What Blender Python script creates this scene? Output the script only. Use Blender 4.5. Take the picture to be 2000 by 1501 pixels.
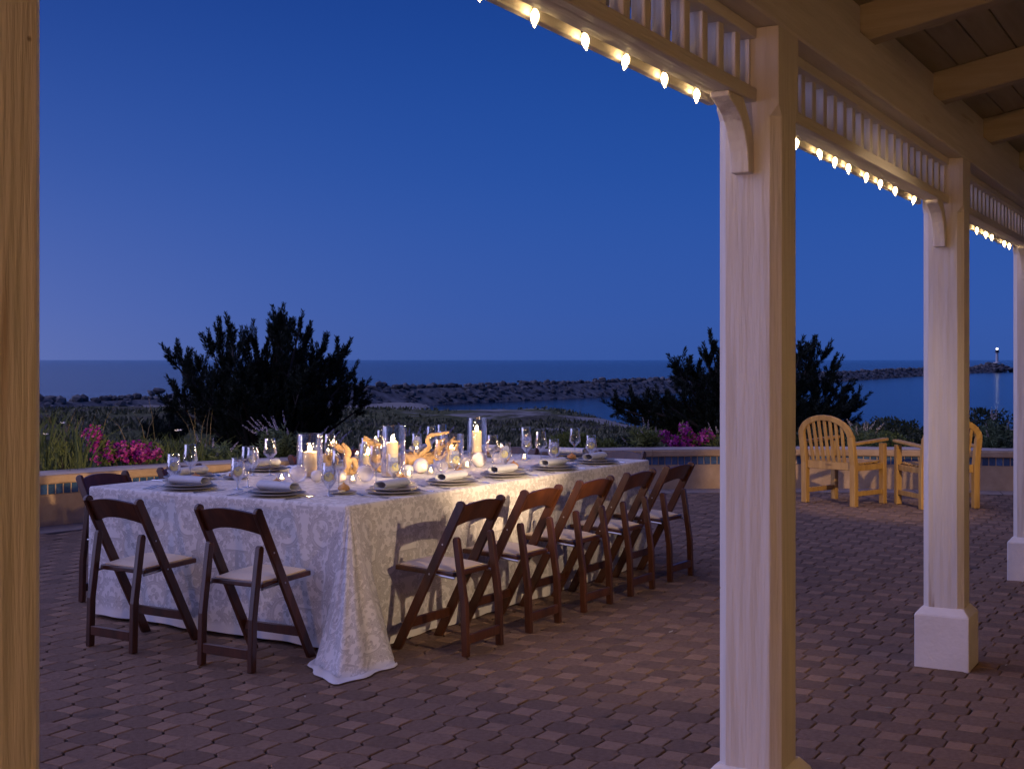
import bpy, bmesh, math, random
import numpy as np
from math import sin, cos, pi, radians, sqrt, atan2, exp
from mathutils import Vector, Matrix, noise
random.seed(7); rng = np.random.default_rng(7)
for o in list(bpy.data.objects): bpy.data.objects.remove(o)
S = bpy.context.scene; COL = S.collection

# ------------------------------------------------------------------ camera
F = 2550.0; H = 1.48
cam = bpy.data.cameras.new('camera'); camo = bpy.data.objects.new('camera', cam); COL.objects.link(camo)
camo.location = (0, 0, H); camo.rotation_euler = (radians(90), 0, 0)
cam.sensor_width = 36; cam.lens = 36*F/2000; cam.shift_y = -48.5/2000; cam.clip_end = 60000; cam.clip_start = .05
S.camera = camo
S.view_settings.view_transform = 'Standard'; S.view_settings.look = 'None'
S.view_settings.exposure = 0.0; S.view_settings.gamma = 1

# ------------------------------------------------------------------ sky
W = bpy.data.worlds.new('World'); S.world = W; W.use_nodes = True
nt = W.node_tree; nt.nodes.clear()
def wn(t): return nt.nodes.new(t)
out = wn('ShaderNodeOutputWorld'); bg = wn('ShaderNodeBackground'); tc = wn('ShaderNodeTexCoord')
sep = wn('ShaderNodeSeparateXYZ'); nt.links.new(tc.outputs['Generated'], sep.inputs[0])
def wmath(op, a, b=None, clamp=False):
    m = wn('ShaderNodeMath'); m.operation = op; m.use_clamp = clamp
    for i, v in enumerate((a, b)):
        if v is None: continue
        if isinstance(v, (int, float)): m.inputs[i].default_value = v
        else: nt.links.new(v, m.inputs[i])
    return m.outputs[0]
ramp = wn('ShaderNodeValToRGB'); nt.links.new(wmath('MAXIMUM', sep.outputs[2], 0.0), ramp.inputs[0])
cr = ramp.color_ramp; cr.interpolation = 'B_SPLINE'
stops = [(0, (.034, .090, .345)), (.035, (.036, .098, .385)), (.14, (.0175, .083, .375)), (.28, (.0075, .047, .268)), (.6, (.006, .032, .19)), (1, (.005, .026, .15))]
cr.elements[0].position = 0; cr.elements[0].color = (*stops[0][1], 1); cr.elements[1].position = 1; cr.elements[1].color = (*stops[-1][1], 1)
for p, c in stops[1:-1]:
    e = cr.elements.new(p); e.color = (*c, 1)
ga = radians(-72)                              # the afterglow lies to the left of the view
dot = wmath('ADD', wmath('MULTIPLY', sep.outputs[0], sin(ga)), wmath('MULTIPLY', sep.outputs[1], cos(ga)))
gl = wmath('POWER', wmath('MAXIMUM', dot, 0.0), 3.0)
gl = wmath('MULTIPLY', gl, wmath('POWER', wmath('SUBTRACT', 1.0, wmath('MAXIMUM', sep.outputs[2], 0.0)), 7.0))
vm = wn('ShaderNodeVectorMath'); vm.operation = 'SCALE'; vm.inputs[0].default_value = (.31, .27, .30); nt.links.new(gl, vm.inputs['Scale'])
va = wn('ShaderNodeVectorMath'); va.operation = 'ADD'; nt.links.new(ramp.outputs[0], va.inputs[0]); nt.links.new(vm.outputs[0], va.inputs[1])
nt.links.new(va.outputs[0], bg.inputs[0]); bg.inputs[1].default_value = 1.0; nt.links.new(bg.outputs[0], out.inputs[0])

# the sun is down: a very soft, weak, bluish sun lamp stands for the afterglow on the left
sl = bpy.data.lights.new('sun', 'SUN'); so = bpy.data.objects.new('sun', sl); COL.objects.link(so)
sl.energy = 2.15; sl.angle = radians(100); sl.color = (.56, .53, 1.0)
sd = Vector((sin(radians(-88))*cos(radians(35)), cos(radians(-88))*cos(radians(35)), sin(radians(35))))
so.rotation_euler = sd.to_track_quat('Z', 'Y').to_euler(); so.location = (-20, 0, 20)

# ------------------------------------------------------------------ frames
D = Vector((1430/F, 1, 0)).normalized(); TH = atan2(D.y, D.x)       # porch axis; local x = along the porch, y = out to sea
def PW(d, n, z=0): return Vector((d*D.x + n*D.y, d*D.y - n*D.x, z))
C0 = Vector((-.817, 6.509, 0)); TT = atan2(.8538, .5206)
E1 = Vector((cos(TT), sin(TT), 0)); E2 = Vector((-sin(TT), cos(TT), 0)); TL, TWd = 3.50, 1.90; TZ = .75
def TW(a, b, z=TZ): return C0 + E1*a + E2*b + Vector((0, 0, z))
CC = Vector((3.205, 5.438, 0)); CR = 9.55                              # circle of the planter wall

# ------------------------------------------------------------------ materials
def new_mat(name):
    m = bpy.data.materials.new(name); m.use_nodes = True
    return m, m.node_tree, m.node_tree.nodes['Principled BSDF']
def M(name, c1, c2=None, scale=5, rough=.6, bump=0, bscale=40, stretch=(1, 1, 1), metal=0, detail=4, rand=0, spec=.5, coat=0, trans=0, sub=0, c3=None, c3scale=1.2, c3lo=.55, c3hi=.7, wood=False):
    m, t, p = new_mat(name); L = t.links.new
    tcn = t.nodes.new('ShaderNodeTexCoord'); mp = t.nodes.new('ShaderNodeMapping'); mp.inputs['Scale'].default_value = stretch
    L(tcn.outputs['Object'], mp.inputs[0])
    vec = mp.outputs[0]
    oi = t.nodes.new('ShaderNodeObjectInfo')
    ad = t.nodes.new('ShaderNodeVectorMath'); ad.operation = 'ADD'; cx = t.nodes.new('ShaderNodeCombineXYZ')
    mu = t.nodes.new('ShaderNodeMath'); mu.operation = 'MULTIPLY'; mu.inputs[1].default_value = 37.0; L(oi.outputs['Random'], mu.inputs[0])
    L(mu.outputs[0], cx.inputs[0]); L(mu.outputs[0], cx.inputs[1]); L(vec, ad.inputs[0]); L(cx.outputs[0], ad.inputs[1]); vec = ad.outputs[0]
    col = None
    if c2 is not None:
        n = t.nodes.new('ShaderNodeTexNoise'); n.inputs['Scale'].default_value = scale; n.inputs['Detail'].default_value = detail; n.inputs['Roughness'].default_value = .6
        if wood: n.inputs['Distortion'].default_value = .6
        L(vec, n.inputs['Vector'])
        r = t.nodes.new('ShaderNodeValToRGB'); r.color_ramp.elements[0].position = .32; r.color_ramp.elements[1].position = .68
        r.color_ramp.elements[0].color = (*c1, 1); r.color_ramp.elements[1].color = (*c2, 1); L(n.outputs[0], r.inputs[0]); col = r.outputs[0]
        if c3 is not None:
            n3 = t.nodes.new('ShaderNodeTexNoise'); n3.inputs['Scale'].default_value = c3scale; n3.inputs['Detail'].default_value = 5; L(vec, n3.inputs['Vector'])
            mr = t.nodes.new('ShaderNodeMapRange'); mr.inputs[1].default_value = c3lo; mr.inputs[2].default_value = c3hi; L(n3.outputs[0], mr.inputs[0])
            mx = t.nodes.new('ShaderNodeMix'); mx.data_type = 'RGBA'; L(mr.outputs[0], mx.inputs[0]); L(col, mx.inputs[6]); mx.inputs[7].default_value = (*c3, 1); col = mx.outputs[2]
    if rand:
        hs = t.nodes.new('ShaderNodeHueSaturation')
        if col is None: hs.inputs['Color'].default_value = (*c1, 1)
        else: L(col, hs.inputs['Color'])
        g = t.nodes.new('ShaderNodeNewGeometry'); s = t.nodes.new('ShaderNodeMath'); s.operation = 'ADD'
        L(g.outputs['Random Per Island'], s.inputs[0]); L(oi.outputs['Random'], s.inputs[1])
        fr = t.nodes.new('ShaderNodeMath'); fr.operation = 'FRACT'; L(s.outputs[0], fr.inputs[0])
        mr = t.nodes.new('ShaderNodeMapRange'); mr.inputs[3].default_value = 1-rand; mr.inputs[4].default_value = 1+rand
        L(fr.outputs[0], mr.inputs[0]); L(mr.outputs[0], hs.inputs['Value']); col = hs.outputs[0]
    if col is None: p.inputs['Base Color'].default_value = (*c1, 1)
    else: L(col, p.inputs['Base Color'])
    p.inputs['Roughness'].default_value = rough; p.inputs['Metallic'].default_value = metal
    p.inputs['Specular IOR Level'].default_value = spec; p.inputs['Coat Weight'].default_value = coat
    if coat: p.inputs['Coat Roughness'].default_value = .15
    if trans: p.inputs['Transmission Weight'].default_value = trans
    if sub:
        p.inputs['Subsurface Weight'].default_value = sub; p.inputs['Subsurface Radius'].default_value = (.02, .012, .006)
    if bump:
        nb = t.nodes.new('ShaderNodeTexNoise'); nb.inputs['Scale'].default_value = bscale; nb.inputs['Detail'].default_value = 6; L(vec, nb.inputs['Vector'])
        b = t.nodes.new('ShaderNodeBump'); b.inputs['Strength'].default_value = bump; b.inputs['Distance'].default_value = .02
        L(nb.outputs[0], b.inputs['Height']); L(b.outputs[0], p.inputs['Normal'])
    return m
def glow(name, c, s):
    m, t, p = new_mat(name); p.inputs['Base Color'].default_value = (0.8, .8, .8, 1)
    p.inputs['Emission Color'].default_value = (*c, 1); p.inputs['Emission Strength'].default_value = s; return m
def thin_glass(name, tint=(.97, .985, 1), rough=.01, ior=1.5, body=None, bodyc=(.9, .9, .95), boost=1.0):
    m = bpy.data.materials.new(name); m.use_nodes = True; t = m.node_tree; t.nodes.clear(); L = t.links.new
    o = t.nodes.new('ShaderNodeOutputMaterial'); tr = t.nodes.new('ShaderNodeBsdfTransparent'); tr.inputs[0].default_value = (*tint, 1)
    gl = t.nodes.new('ShaderNodeBsdfGlossy'); gl.inputs['Roughness'].default_value = rough; gl.inputs[0].default_value = (1, 1, 1, 1)
    fr = t.nodes.new('ShaderNodeFresnel'); fr.inputs[0].default_value = ior
    mm = t.nodes.new('ShaderNodeMath'); mm.operation = 'MULTIPLY'; mm.use_clamp = True; mm.inputs[1].default_value = boost; L(fr.outputs[0], mm.inputs[0])
    mn = t.nodes.new('ShaderNodeMath'); mn.operation = 'MINIMUM'; mn.inputs[1].default_value = .55; L(mm.outputs[0], mn.inputs[0]); mm = mn
    mx = t.nodes.new('ShaderNodeMixShader'); L(mm.outputs[0], mx.inputs[0])
    base = tr.outputs[0]
    if body:
        di = t.nodes.new('ShaderNodeBsdfTranslucent'); di.inputs[0].default_value = (*bodyc, 1)
        df = t.nodes.new('ShaderNodeBsdfDiffuse'); df.inputs[0].default_value = (*bodyc, 1)
        m0 = t.nodes.new('ShaderNodeMixShader'); m0.inputs[0].default_value = .5; L(di.outputs[0], m0.inputs[1]); L(df.outputs[0], m0.inputs[2])
        m1 = t.nodes.new('ShaderNodeMixShader'); m1.inputs[0].default_value = body; L(tr.outputs[0], m1.inputs[1]); L(m0.outputs[0], m1.inputs[2]); base = m1.outputs[0]
    L(base, mx.inputs[1]); L(gl.outputs[0], mx.inputs[2]); L(mx.outputs[0], o.inputs[0])
    return m

# ------------------------------------------------------------------ mesh building
class MB:
    def __init__(s): s.v = []; s.f = []
    def add(s, v, f, mat=None):
        n = len(s.v)
        s.v += [tuple(mat @ Vector(p)) for p in v] if mat is not None else [tuple(p) for p in v]
        s.f += [tuple(i+n for i in q) for q in f]; return s
    def box(s, x0, x1, y0, y1, z0, z1, mat=None):
        v = [(x, y, z) for z in (z0, z1) for y in (y0, y1) for x in (x0, x1)]
        return s.add(v, [(0, 2, 3, 1), (4, 5, 7, 6), (0, 1, 5, 4), (2, 6, 7, 3), (0, 4, 6, 2), (1, 3, 7, 5)], mat)
    def bar(s, a, b, w, h, up=(0, 0, 1), ext=0):
        a = Vector(a); b = Vector(b); d = (b-a).normalized(); u = Vector(up); x = d.cross(u).normalized(); u = x.cross(d)
        a = a-d*ext; b = b+d*ext
        v = [p + x*(i*w/2) + u*(j*h/2) for p in (a, b) for i, j in ((-1, -1), (1, -1), (1, 1), (-1, 1))]
        return s.add(v, [(3, 2, 1, 0), (4, 5, 6, 7), (0, 1, 5, 4), (1, 2, 6, 5), (2, 3, 7, 6), (3, 0, 4, 7)])
    def prism(s, poly, t0, t1, axis='x', mat=None):
        # polygon in the plane across the axis, extruded along it
        def P(q, t): return {'x': (t, q[0], q[1]), 'y': (q[0], t, q[1]), 'z': (q[0], q[1], t)}[axis]
        n = len(poly); v = [P(q, t0) for q in poly] + [P(q, t1) for q in poly]
        f = [tuple(range(n-1, -1, -1)), tuple(range(n, 2*n))] + [(i, (i+1) % n, n+(i+1) % n, n+i) for i in range(n)]
        return s.add(v, f, mat)
    def tube(s, pts, rad, seg=8, caps=True):
        pts = [Vector(p) for p in pts]; n = len(pts)
        if not hasattr(rad, '__len__'): rad = [rad]*n
        v = []; prev = None
        for i, p in enumerate(pts):
            d = (pts[min(i+1, n-1)] - pts[max(i-1, 0)]).normalized()
            if prev is None:
                x = d.orthogonal().normalized()
            else:
                x = (prev - d*prev.dot(d)).normalized()
            prev = x; y = d.cross(x)
            for k in range(seg):
                a = 2*pi*k/seg; v.append(p + (x*cos(a)+y*sin(a))*rad[i])
        f = [(i*seg+k, i*seg+(k+1) % seg, (i+1)*seg+(k+1) % seg, (i+1)*seg+k) for i in range(n-1) for k in range(seg)]
        if caps: f += [tuple(range(seg-1, -1, -1)), tuple((n-1)*seg+k for k in range(seg))]
        return s.add(v, f)
    def lathe(s, prof, seg=20, mat=None, close=False):
        v = []; f = []; idx = []
        for r, z in prof:
            if r < 1e-6: idx.append([len(v)]); v.append((0, 0, z))
            else:
                idx.append(list(range(len(v), len(v)+seg))); v += [(r*cos(2*pi*k/seg), r*sin(2*pi*k/seg), z) for k in range(seg)]
        for a, b in zip(idx[:-1], idx[1:]):
            for k in range(seg):
                q = [a[k % len(a)], a[(k+1) % len(a)], b[(k+1) % len(b)], b[k % len(b)]]
                q2 = [];
                for i in q:
                    if i not in q2: q2.append(i)
                if len(q2) > 2: f.append(tuple(q2))
        return s.add(v, f, mat)
    def build(s, name, mat, parent=None, smooth=None, bevel=0, bseg=1, loc=None, rotz=None):
        me = bpy.data.meshes.new(name); me.from_pydata(s.v, [], s.f); me.update()
        if smooth is not None:
            me.shade_smooth()
            if smooth < 180: me.set_sharp_from_angle(angle=radians(smooth))
        if mat: me.materials.append(mat)
        return link(name, me, parent, bevel, bseg, loc, rotz)
def link(name, me, parent=None, bevel=0, bseg=1, loc=None, rotz=None):
    o = bpy.data.objects.new(name, me); COL.objects.link(o)
    if parent: o.parent = parent
    if loc is not None: o.location = loc
    if rotz is not None: o.rotation_euler = (0, 0, rotz)
    if bevel:
        b = o.modifiers.new('bevel', 'BEVEL'); b.width = bevel; b.segments = bseg; b.limit_method = 'ANGLE'; b.angle_limit = radians(40)
    return o
def tag(o, label=None, cat=None, group=None, kind=None):
    if label: o['label'] = label
    if cat: o['category'] = cat
    if group: o['group'] = group
    if kind: o['kind'] = kind
    return o
def empty(name, loc=(0, 0, 0), rz=0):
    o = bpy.data.objects.new(name, None); o.empty_display_size = .1; COL.objects.link(o); o.location = loc; o.rotation_euler = (0, 0, rz); return o
def copy_tree(o, parent=None):
    c = o.copy(); COL.objects.link(c); c.parent = parent
    for ch in list(o.children): copy_tree(ch, c)
    return c
class Proto:
    """first use moves the prototype itself, later uses copy it"""
    def __init__(s, root): s.root = root; s.used = False
    def put(s, loc, rz, label, cat, group=None, scale=None):
        o = copy_tree(s.root) if s.used else s.root
        if s.used is False: s.used = True
        o.location = loc; o.rotation_euler = (0, 0, rz)
        if scale: o.scale = scale
        return tag(o, label, cat, group)

# ------------------------------------------------------------------ patio
m_sand = M('joint_sand', (.018, .012, .010), (.035, .025, .018), 60, .95)
def paver_mat(name, c1, c2):
    m = M(name, c1, c2, 45, .85, .55, 160, rand=.17, detail=8, spec=.25, c3=(.05, .042, .04), c3scale=5, c3lo=.62, c3hi=.85); return m
m_oct = paver_mat('paver_dark', (.155, .092, .060), (.225, .145, .102))
m_sq = paver_mat('paver_light', (.235, .143, .092), (.285, .182, .122))
m_conc = M('concrete_border', (.25, .19, .16), (.33, .25, .21), 9, .85, .2, 60)
patio = empty('patio'); patio.rotation_euler = (0, 0, TH); tag(patio, kind='structure')
def disc(name, r0, r1, z, mat, parent, a0=0, a1=2*pi, n=160):
    mb = MB(); v = []
    for i in range(n+1):
        a = a0+(a1-a0)*i/n
        for r in (r0, r1): v.append((CC.x+r*cos(a), CC.y+r*sin(a), z))
    mb.add(v, [(2*i, 2*i+1, 2*i+3, 2*i+2) for i in range(n)]); return mb.build(name, mat, parent)
base = disc('ground', .001, CR+.25, -.012, m_sand, None); tag(base, kind='structure')
def paver_geo(poly, c=.0035, top=0, dep=-.011, inset=.0030):
    n = len(poly); cx = sum(p[0] for p in poly)/n; cy = sum(p[1] for p in poly)/n
    def off(k):
        o = []
        for i in range(n):
            p = Vector(poly[i]); a = (p-Vector(poly[i-1])).normalized(); b = (Vector(poly[(i+1) % n])-p).normalized()
            na = Vector((-a.y, a.x)); nb = Vector((-b.y, b.x)); m = (na+nb); m /= max(.3, m.dot(na)); o.append(p+m*k)
        return o
    A = off(inset); B = off(inset+c)
    v = [(p.x, p.y, dep) for p in A]+[(p.x, p.y, top-c*.8) for p in A]+[(p.x, p.y, top) for p in B]
    f = [(i, (i+1) % n, n+(i+1) % n, n+i) for i in range(n)]+[(n+i, n+(i+1) % n, 2*n+(i+1) % n, 2*n+i) for i in range(n)]+[tuple(range(2*n, 3*n))]
    return v, f
pp, pa = .13, .05; pw = pp-pa
octp = [(pw, -pa), (pw, pa), (pa, pw), (-pa, pw), (-pw, pa), (-pw, -pa), (-pa, -pw), (pa, -pw)]
# rounded where octagons meet: cut the diagonal edges in two, bowed a little
oc2 = []
for i, p in enumerate(octp):
    oc2.append(p)
    q = octp[(i+1) % 8]
    if abs(p[0]-q[0]) > 1e-6 and abs(p[1]-q[1]) > 1e-6:
        k = .004*(1 if (i//2) % 2 == 0 else -1); m = ((p[0]+q[0])/2, (p[1]+q[1])/2); l = sqrt(m[0]**2+m[1]**2); oc2.append((m[0]*(1+k/l), m[1]*(1+k/l)))
og = paver_geo(oc2); sg = paver_geo([(pa, -pa), (pa, pa), (-pa, pa), (-pa, -pa)])
cells = {0: [], 1: []}
for i in range(-10, 130):
    for j in range(-60, 130):
        d = 5.74+(i-20)*pp; n = -1.215-(j-0)*pp; w = PW(d, n)
        if (w-CC).length > CR-.42 or w.y < 2.2: continue
        ang = w.x/w.y
        if ang < -.62 or ang > .62: continue
        k = (i+j) % 2
        cells[k].append((w.y, abs(ang) < .40 and w.y > 4.55, d, -n))
for k, (geo, mat, name) in enumerate(((sg, m_sq, 'square_paver'), (og, m_oct, 'octagon_paver'))):
    me = bpy.data.meshes.new(name); me.from_pydata(geo[0], [], geo[1]); me.materials.append(mat)
    lst = sorted(cells[k], key=lambda c: (not c[1], c[0])); mb = MB()
    for i, c in enumerate(lst):
        jz = -abs(rng.normal(0, .0016)); r = rng.normal(0, .008)
        if i < 290:
            o = link(name, me, patio); o.location = (c[2]+rng.normal(0, .0008), c[3]+rng.normal(0, .0008), jz); o.rotation_euler = (rng.normal(0, .006), rng.normal(0, .006), r)
        else:
            mb.add(geo[0], geo[1], Matrix.Translation((c[2], c[3], jz)) @ Matrix.Rotation(r, 4, 'Z') @ Matrix.Rotation(rng.normal(0, .006), 4, 'X'))
    o = mb.build(name+'_field', mat, patio); tag(o, kind='stuff')
lit = []
for k in range(260):
    w = PW(rng.uniform(3, 13), rng.uniform(-8, 1)); a = rng.uniform(0, 6.28); l_ = rng.uniform(.006, .022); w_ = l_*rng.uniform(.25, .5)
    if (w-CC).length > CR-.45: continue
    u_ = Vector((cos(a), sin(a), rng.normal(0, .12)))*l_; v_ = Vector((-sin(a), cos(a), rng.normal(0, .12)))*w_; c_ = w+Vector((0, 0, .004))
    lit.append([c_-u_, c_+v_, c_+u_, c_-v_])
LITTER = np.array([[tuple(q) for q in r_] for r_ in lit])
# concrete border strip of slabs at the wall foot
bor = empty('paved_border'); tag(bor, kind='structure')
na = 22; a0, a1 = radians(48), radians(172)
for i in range(na):
    mb = MB(); v = []; f = []
    s0 = a0+(a1-a0)*i/na+.0004; s1 = a0+(a1-a0)*(i+1)/na-.0004
    for k in range(5):
        a = s0+(s1-s0)*k/4
        for r, z in ((CR-.36, -.011), (CR-.36, -.003), (CR-.354, .001), (CR+.1, .001)): v.append((CC.x+r*cos(a), CC.y+r*sin(a), z))
    for k in range(4):
        for q in range(3): f.append((k*4+q, k*4+q+1, k*4+q+5, k*4+q+4))
    mb.add(v, f); mb.build('border_slab', m_conc, bor)

# ------------------------------------------------------------------ planter wall
m_plaster = M('plaster', (.46, .30, .17), (.60, .41, .25), 4.5, .85, .35, 45, c3=(.30, .19, .11), c3scale=1.7, c3lo=.55, c3hi=.78)
m_cap = M('cap_concrete', (.36, .30, .27), (.48, .41, .37), 6, .8, .25, 60, c3=(.2, .17, .16), c3scale=3, c3lo=.6, c3hi=.75)
m_tile = M('blue_tile', (.035, .085, .19), (.075, .15, .28), 28, .22, .12, 30, rand=.35, coat=.4)
m_grout = M('grout', (.50, .34, .24), (.58, .42, .3), 30, .9)
wall = empty('planter_wall'); tag(wall, 'curved tan plaster planter wall with a band of blue tiles', 'wall')
def ring(name, prof, mat, n=150, parent=wall, A0=a0, A1=a1):
    mb = MB(); v = []; m = len(prof)
    for i in range(n+1):
        a = A0+(A1-A0)*i/n
        for r, z in prof: v.append((CC.x+r*cos(a), CC.y+r*sin(a), z))
    f = [(i*m+k, i*m+k+1, (i+1)*m+k+1, (i+1)*m+k) for i in range(n) for k in range(m-1)]
    return mb.add(v, f).build(name, mat, parent, smooth=35)
B = CR+.04
ring('base', [(B, -.02), (B, .275), (B+.012, .28), (B+.3, .28)], m_plaster)
ring('tile_bed', [(B+.012, .278), (B+.012, .378)], m_grout)
nc = 12
for i in range(nc):
    s0 = a0+(a1-a0)*i/nc; s1 = a0+(a1-a0)*(i+1)/nc; g = .00025
    ring('cap', [(B+.2, .374), (B-.025, .374), (B-.035, .384), (B-.037, .438), (B-.027, .449), (B+.0, .452), (B+.42, .452), (B+.44, .44), (B+.44, .2)], m_cap if False else m_plaster, n=14, A0=s0+g, A1=s1-g)
for i in range(nc):
    s0 = a0+(a1-a0)*i/nc; s1 = a0+(a1-a0)*(i+1)/nc; g = .0006
    ring('cap_top', [(B-.029, .4525), (B-.024, .456), (B+.418, .456), (B+.43, .4525)], m_cap, n=14, A0=s0+g, A1=s1-g)
ring('back', [(B+.36, .38), (B+.36, -.1)], m_plaster)
tw, th = .0635, .092; mbt = MB(); mbt.box(-tw/2, tw/2, -.006, .006, 0, th)
tme = None; nT = int((a1-a0)*B/.0765)
for i in range(nT):
    a = a0+(i+.5)*.0765/B; x, y = CC.x+(B+.010)*cos(a), CC.y+(B+.010)*sin(a)
    if y < 8.5 or abs(x/y) > .48: continue
    if tme is None:
        o = mbt.build('tile', m_tile, wall, bevel=.003); tme = o.data
    else: o = link('tile', tme, wall, bevel=.003)
    o.location = (x, y, .2815); o.rotation_euler = (rng.normal(0, .012), 0, a+pi/2+rng.normal(0, .012))

# ------------------------------------------------------------------ terrain, sea, jetty
WZ = -7.5
JP = [(-140, 60), (-66, 175), (-48, 200), (-29, 252), (2, 297), (33, 345), (75, 430), (180, 640), (261, 800), (342, 935), (352, 948)]
def nz(x, y, s, oct=3): return noise.fractal(Vector((x/s, y/s, 3.1)), 1, 2, oct)
def smooth(a, b, x):
    t = min(1, max(0, (x-a)/(b-a))); return t*t*(3-2*t)
def terr(x, y):
    r = sqrt((x-CC.x)**2+(y-CC.y)**2)-CR          # distance outside the wall
    z = .34 - .75*smooth(.9, 4.0, r) - 2.0*smooth(3, 55, r)
    z += -5.2*smooth(45, 182, y)**.95
    left = smooth(14, -6, x-(y-130)*.05)
    z += 2.5*exp(-((y-133)/30)**2)*smooth(15, 2, x)
    z += 1.1*exp(-((y-88)/20)**2)*smooth(-5, -22, x) + .8*exp(-((y-70)/16)**2)*exp(-((x-14)/9)**2)
    far = -6.95+1.9*smooth(-30, -55, x)
    k = smooth(150, 180, y)*smooth(-5, -20, x)
    z = z*(1-k)+max(z, far)*k if k > 0 else z
    z -= 2.4*smooth(168, 192, y)*smooth(-20, -5, x)
    if y > 60:
        xj = np.interp(y, [q[1] for q in JP], [q[0] for q in JP]); z -= 8*smooth(3, 14, xj-x)
    amp = smooth(4, 40, r)
    z += amp*(.42*nz(x, y, 17)+.16*nz(x+40, y, 5)) + .07*nz(x, y, 1.3)*smooth(2, 8, r)
    return z
m_dune, t, p = new_mat('dune'); L = t.links.new
g = t.nodes.new('ShaderNodeNewGeometry')
def tn(scale, detail=6, rough=.6, vec=None):
    n = t.nodes.new('ShaderNodeTexNoise'); n.inputs['Scale'].default_value = scale; n.inputs['Detail'].default_value = detail; n.inputs['Roughness'].default_value = rough
    L(vec or g.outputs['Position'], n.inputs['Vector']); return n.outputs[0]
def tr(sock, stops):
    r = t.nodes.new('ShaderNodeValToRGB'); e = r.color_ramp.elements
    e[0].position, e[0].color = stops[0][0], (*stops[0][1], 1); e[1].position, e[1].color = stops[-1][0], (*stops[-1][1], 1)
    for q, c in stops[1:-1]:
        x = e.new(q); x.color = (*c, 1)
    L(sock, r.inputs[0]); return r.outputs[0]
green = tr(tn(1.1, 8, .7), [(.3, (.06, .065, .03)), (.5, (.13, .135, .06)), (.7, (.24, .23, .11))])
brown = tr(tn(.9, 8, .7), [(.3, (.05, .045, .035)), (.7, (.17, .15, .11))])
mixc = t.nodes.new('ShaderNodeMix'); mixc.data_type = 'RGBA'; L(tr(tn(.09, 3), [(.44, (0, 0, 0)), (.56, (1, 1, 1))]), mixc.inputs[0]); L(green, mixc.inputs[6]); L(brown, mixc.inputs[7])
sandf = t.nodes.new('ShaderNodeAttribute'); sandf.attribute_name = 'sand'
mr = t.nodes.new('ShaderNodeMath'); mr.operation = 'ADD'; L(sandf.outputs['Fac'], mr.inputs[0]); L(tn(.35, 6, .7), mr.inputs[1])
sm = tr(mr.outputs[0], [(.86, (0, 0, 0)), (.96, (1, 1, 1))])
mix2 = t.nodes.new('ShaderNodeMix'); mix2.data_type = 'RGBA'; L(sm, mix2.inputs[0]); L(mixc.outputs[2], mix2.inputs[6]); mix2.inputs[7].default_value = (.36, .33, .30, 1)
L(mix2.outputs[2], p.inputs['Base Color']); p.inputs['Roughness'].default_value = .95; p.inputs['Specular IOR Level'].default_value = .1
bb = t.nodes.new('ShaderNodeBump'); bb.inputs['Strength'].default_value = 1; bb.inputs['Distance'].default_value = .35; L(tn(2.2, 8, .75), bb.inputs['Height']); L(bb.outputs[0], p.inputs['Normal'])
rs = np.geomspace(1, 330, 190); rs = CR+.40+(rs-1); angs = np.radians(np.linspace(38, 150, 300))
tv = []; ts = []
for r in rs:
    for a in angs:
        x, y = CC.x+r*cos(a), CC.y+r*sin(a); z = terr(x, y); tv.append((x, y, z))
        dist = r-CR
        s = .50*smooth(30, 60, dist)*max(0, min(1, .5+1.1*nz(x+9, y-30, 13, 2)))*smooth(-20, 30, x+y*.1) + .42*smooth(60, 95, dist)*max(0, .3+nz(x, y*2.2, 20, 2))
        s += .6*smooth(155, 185, y)*smooth(-70, -40, x) + .6*smooth(WZ+1.0, WZ+.3, z)
        ts.append(s)
na_ = len(angs); tf = [(i*na_+k, i*na_+k+1, (i+1)*na_+k+1, (i+1)*na_+k) for i in range(len(rs)-1) for k in range(na_-1)]
me = bpy.data.meshes.new('dunes'); me.from_pydata(tv, [], tf); at = me.attributes.new('sand', 'FLOAT', 'POINT'); at.data.foreach_set('value', ts)
me.shade_smooth(); me.materials.append(m_dune); dunes = link('dunes', me); tag(dunes, kind='structure')

def water_mat(name, sx, sy, bump, rough, deep, dist):
    m, t, p = new_mat(name); L = t.links.new
    g = t.nodes.new('ShaderNodeNewGeometry'); mp = t.nodes.new('ShaderNodeMapping'); mp.inputs['Scale'].default_value = (sx, sy, 1); L(g.outputs['Position'], mp.inputs[0])
    n1 = t.nodes.new('ShaderNodeTexNoise'); n1.inputs['Scale'].default_value = 1; n1.inputs['Detail'].default_value = 10; n1.inputs['Roughness'].default_value = .72; L(mp.outputs[0], n1.inputs['Vector'])
    b = t.nodes.new('ShaderNodeBump'); b.inputs['Strength'].default_value = bump; b.inputs['Distance'].default_value = dist; L(n1.outputs[0], b.inputs['Height']); L(b.outputs[0], p.inputs['Normal'])
    p.inputs['Base Color'].default_value = (*deep, 1); p.inputs['Roughness'].default_value = rough; p.inputs['IOR'].default_value = 1.33
    return m
m_sea = water_mat('sea_water', .0018, .013, .9, .08, (.010, .032, .075), 8.0)
m_lag = water_mat('lagoon_water', .02, .12, .5, .12, (.008, .02, .045), .5)
BIG = 30000
mb = MB(); mb.add([(-BIG, 100, WZ), (BIG, 100, WZ), (BIG, BIG, WZ), (-BIG, BIG, WZ)], [(0, 1, 2, 3)]); tag(mb.build('sea', m_sea), kind='structure')
mb = MB(); mb.add([(p[0], p[1], WZ+.02) for p in JP]+[(900, 948, WZ+.02), (900, 60, WZ+.02)], [tuple(range(len(JP)+2))]); tag(mb.build('lagoon', m_lag), kind='structure')
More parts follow.
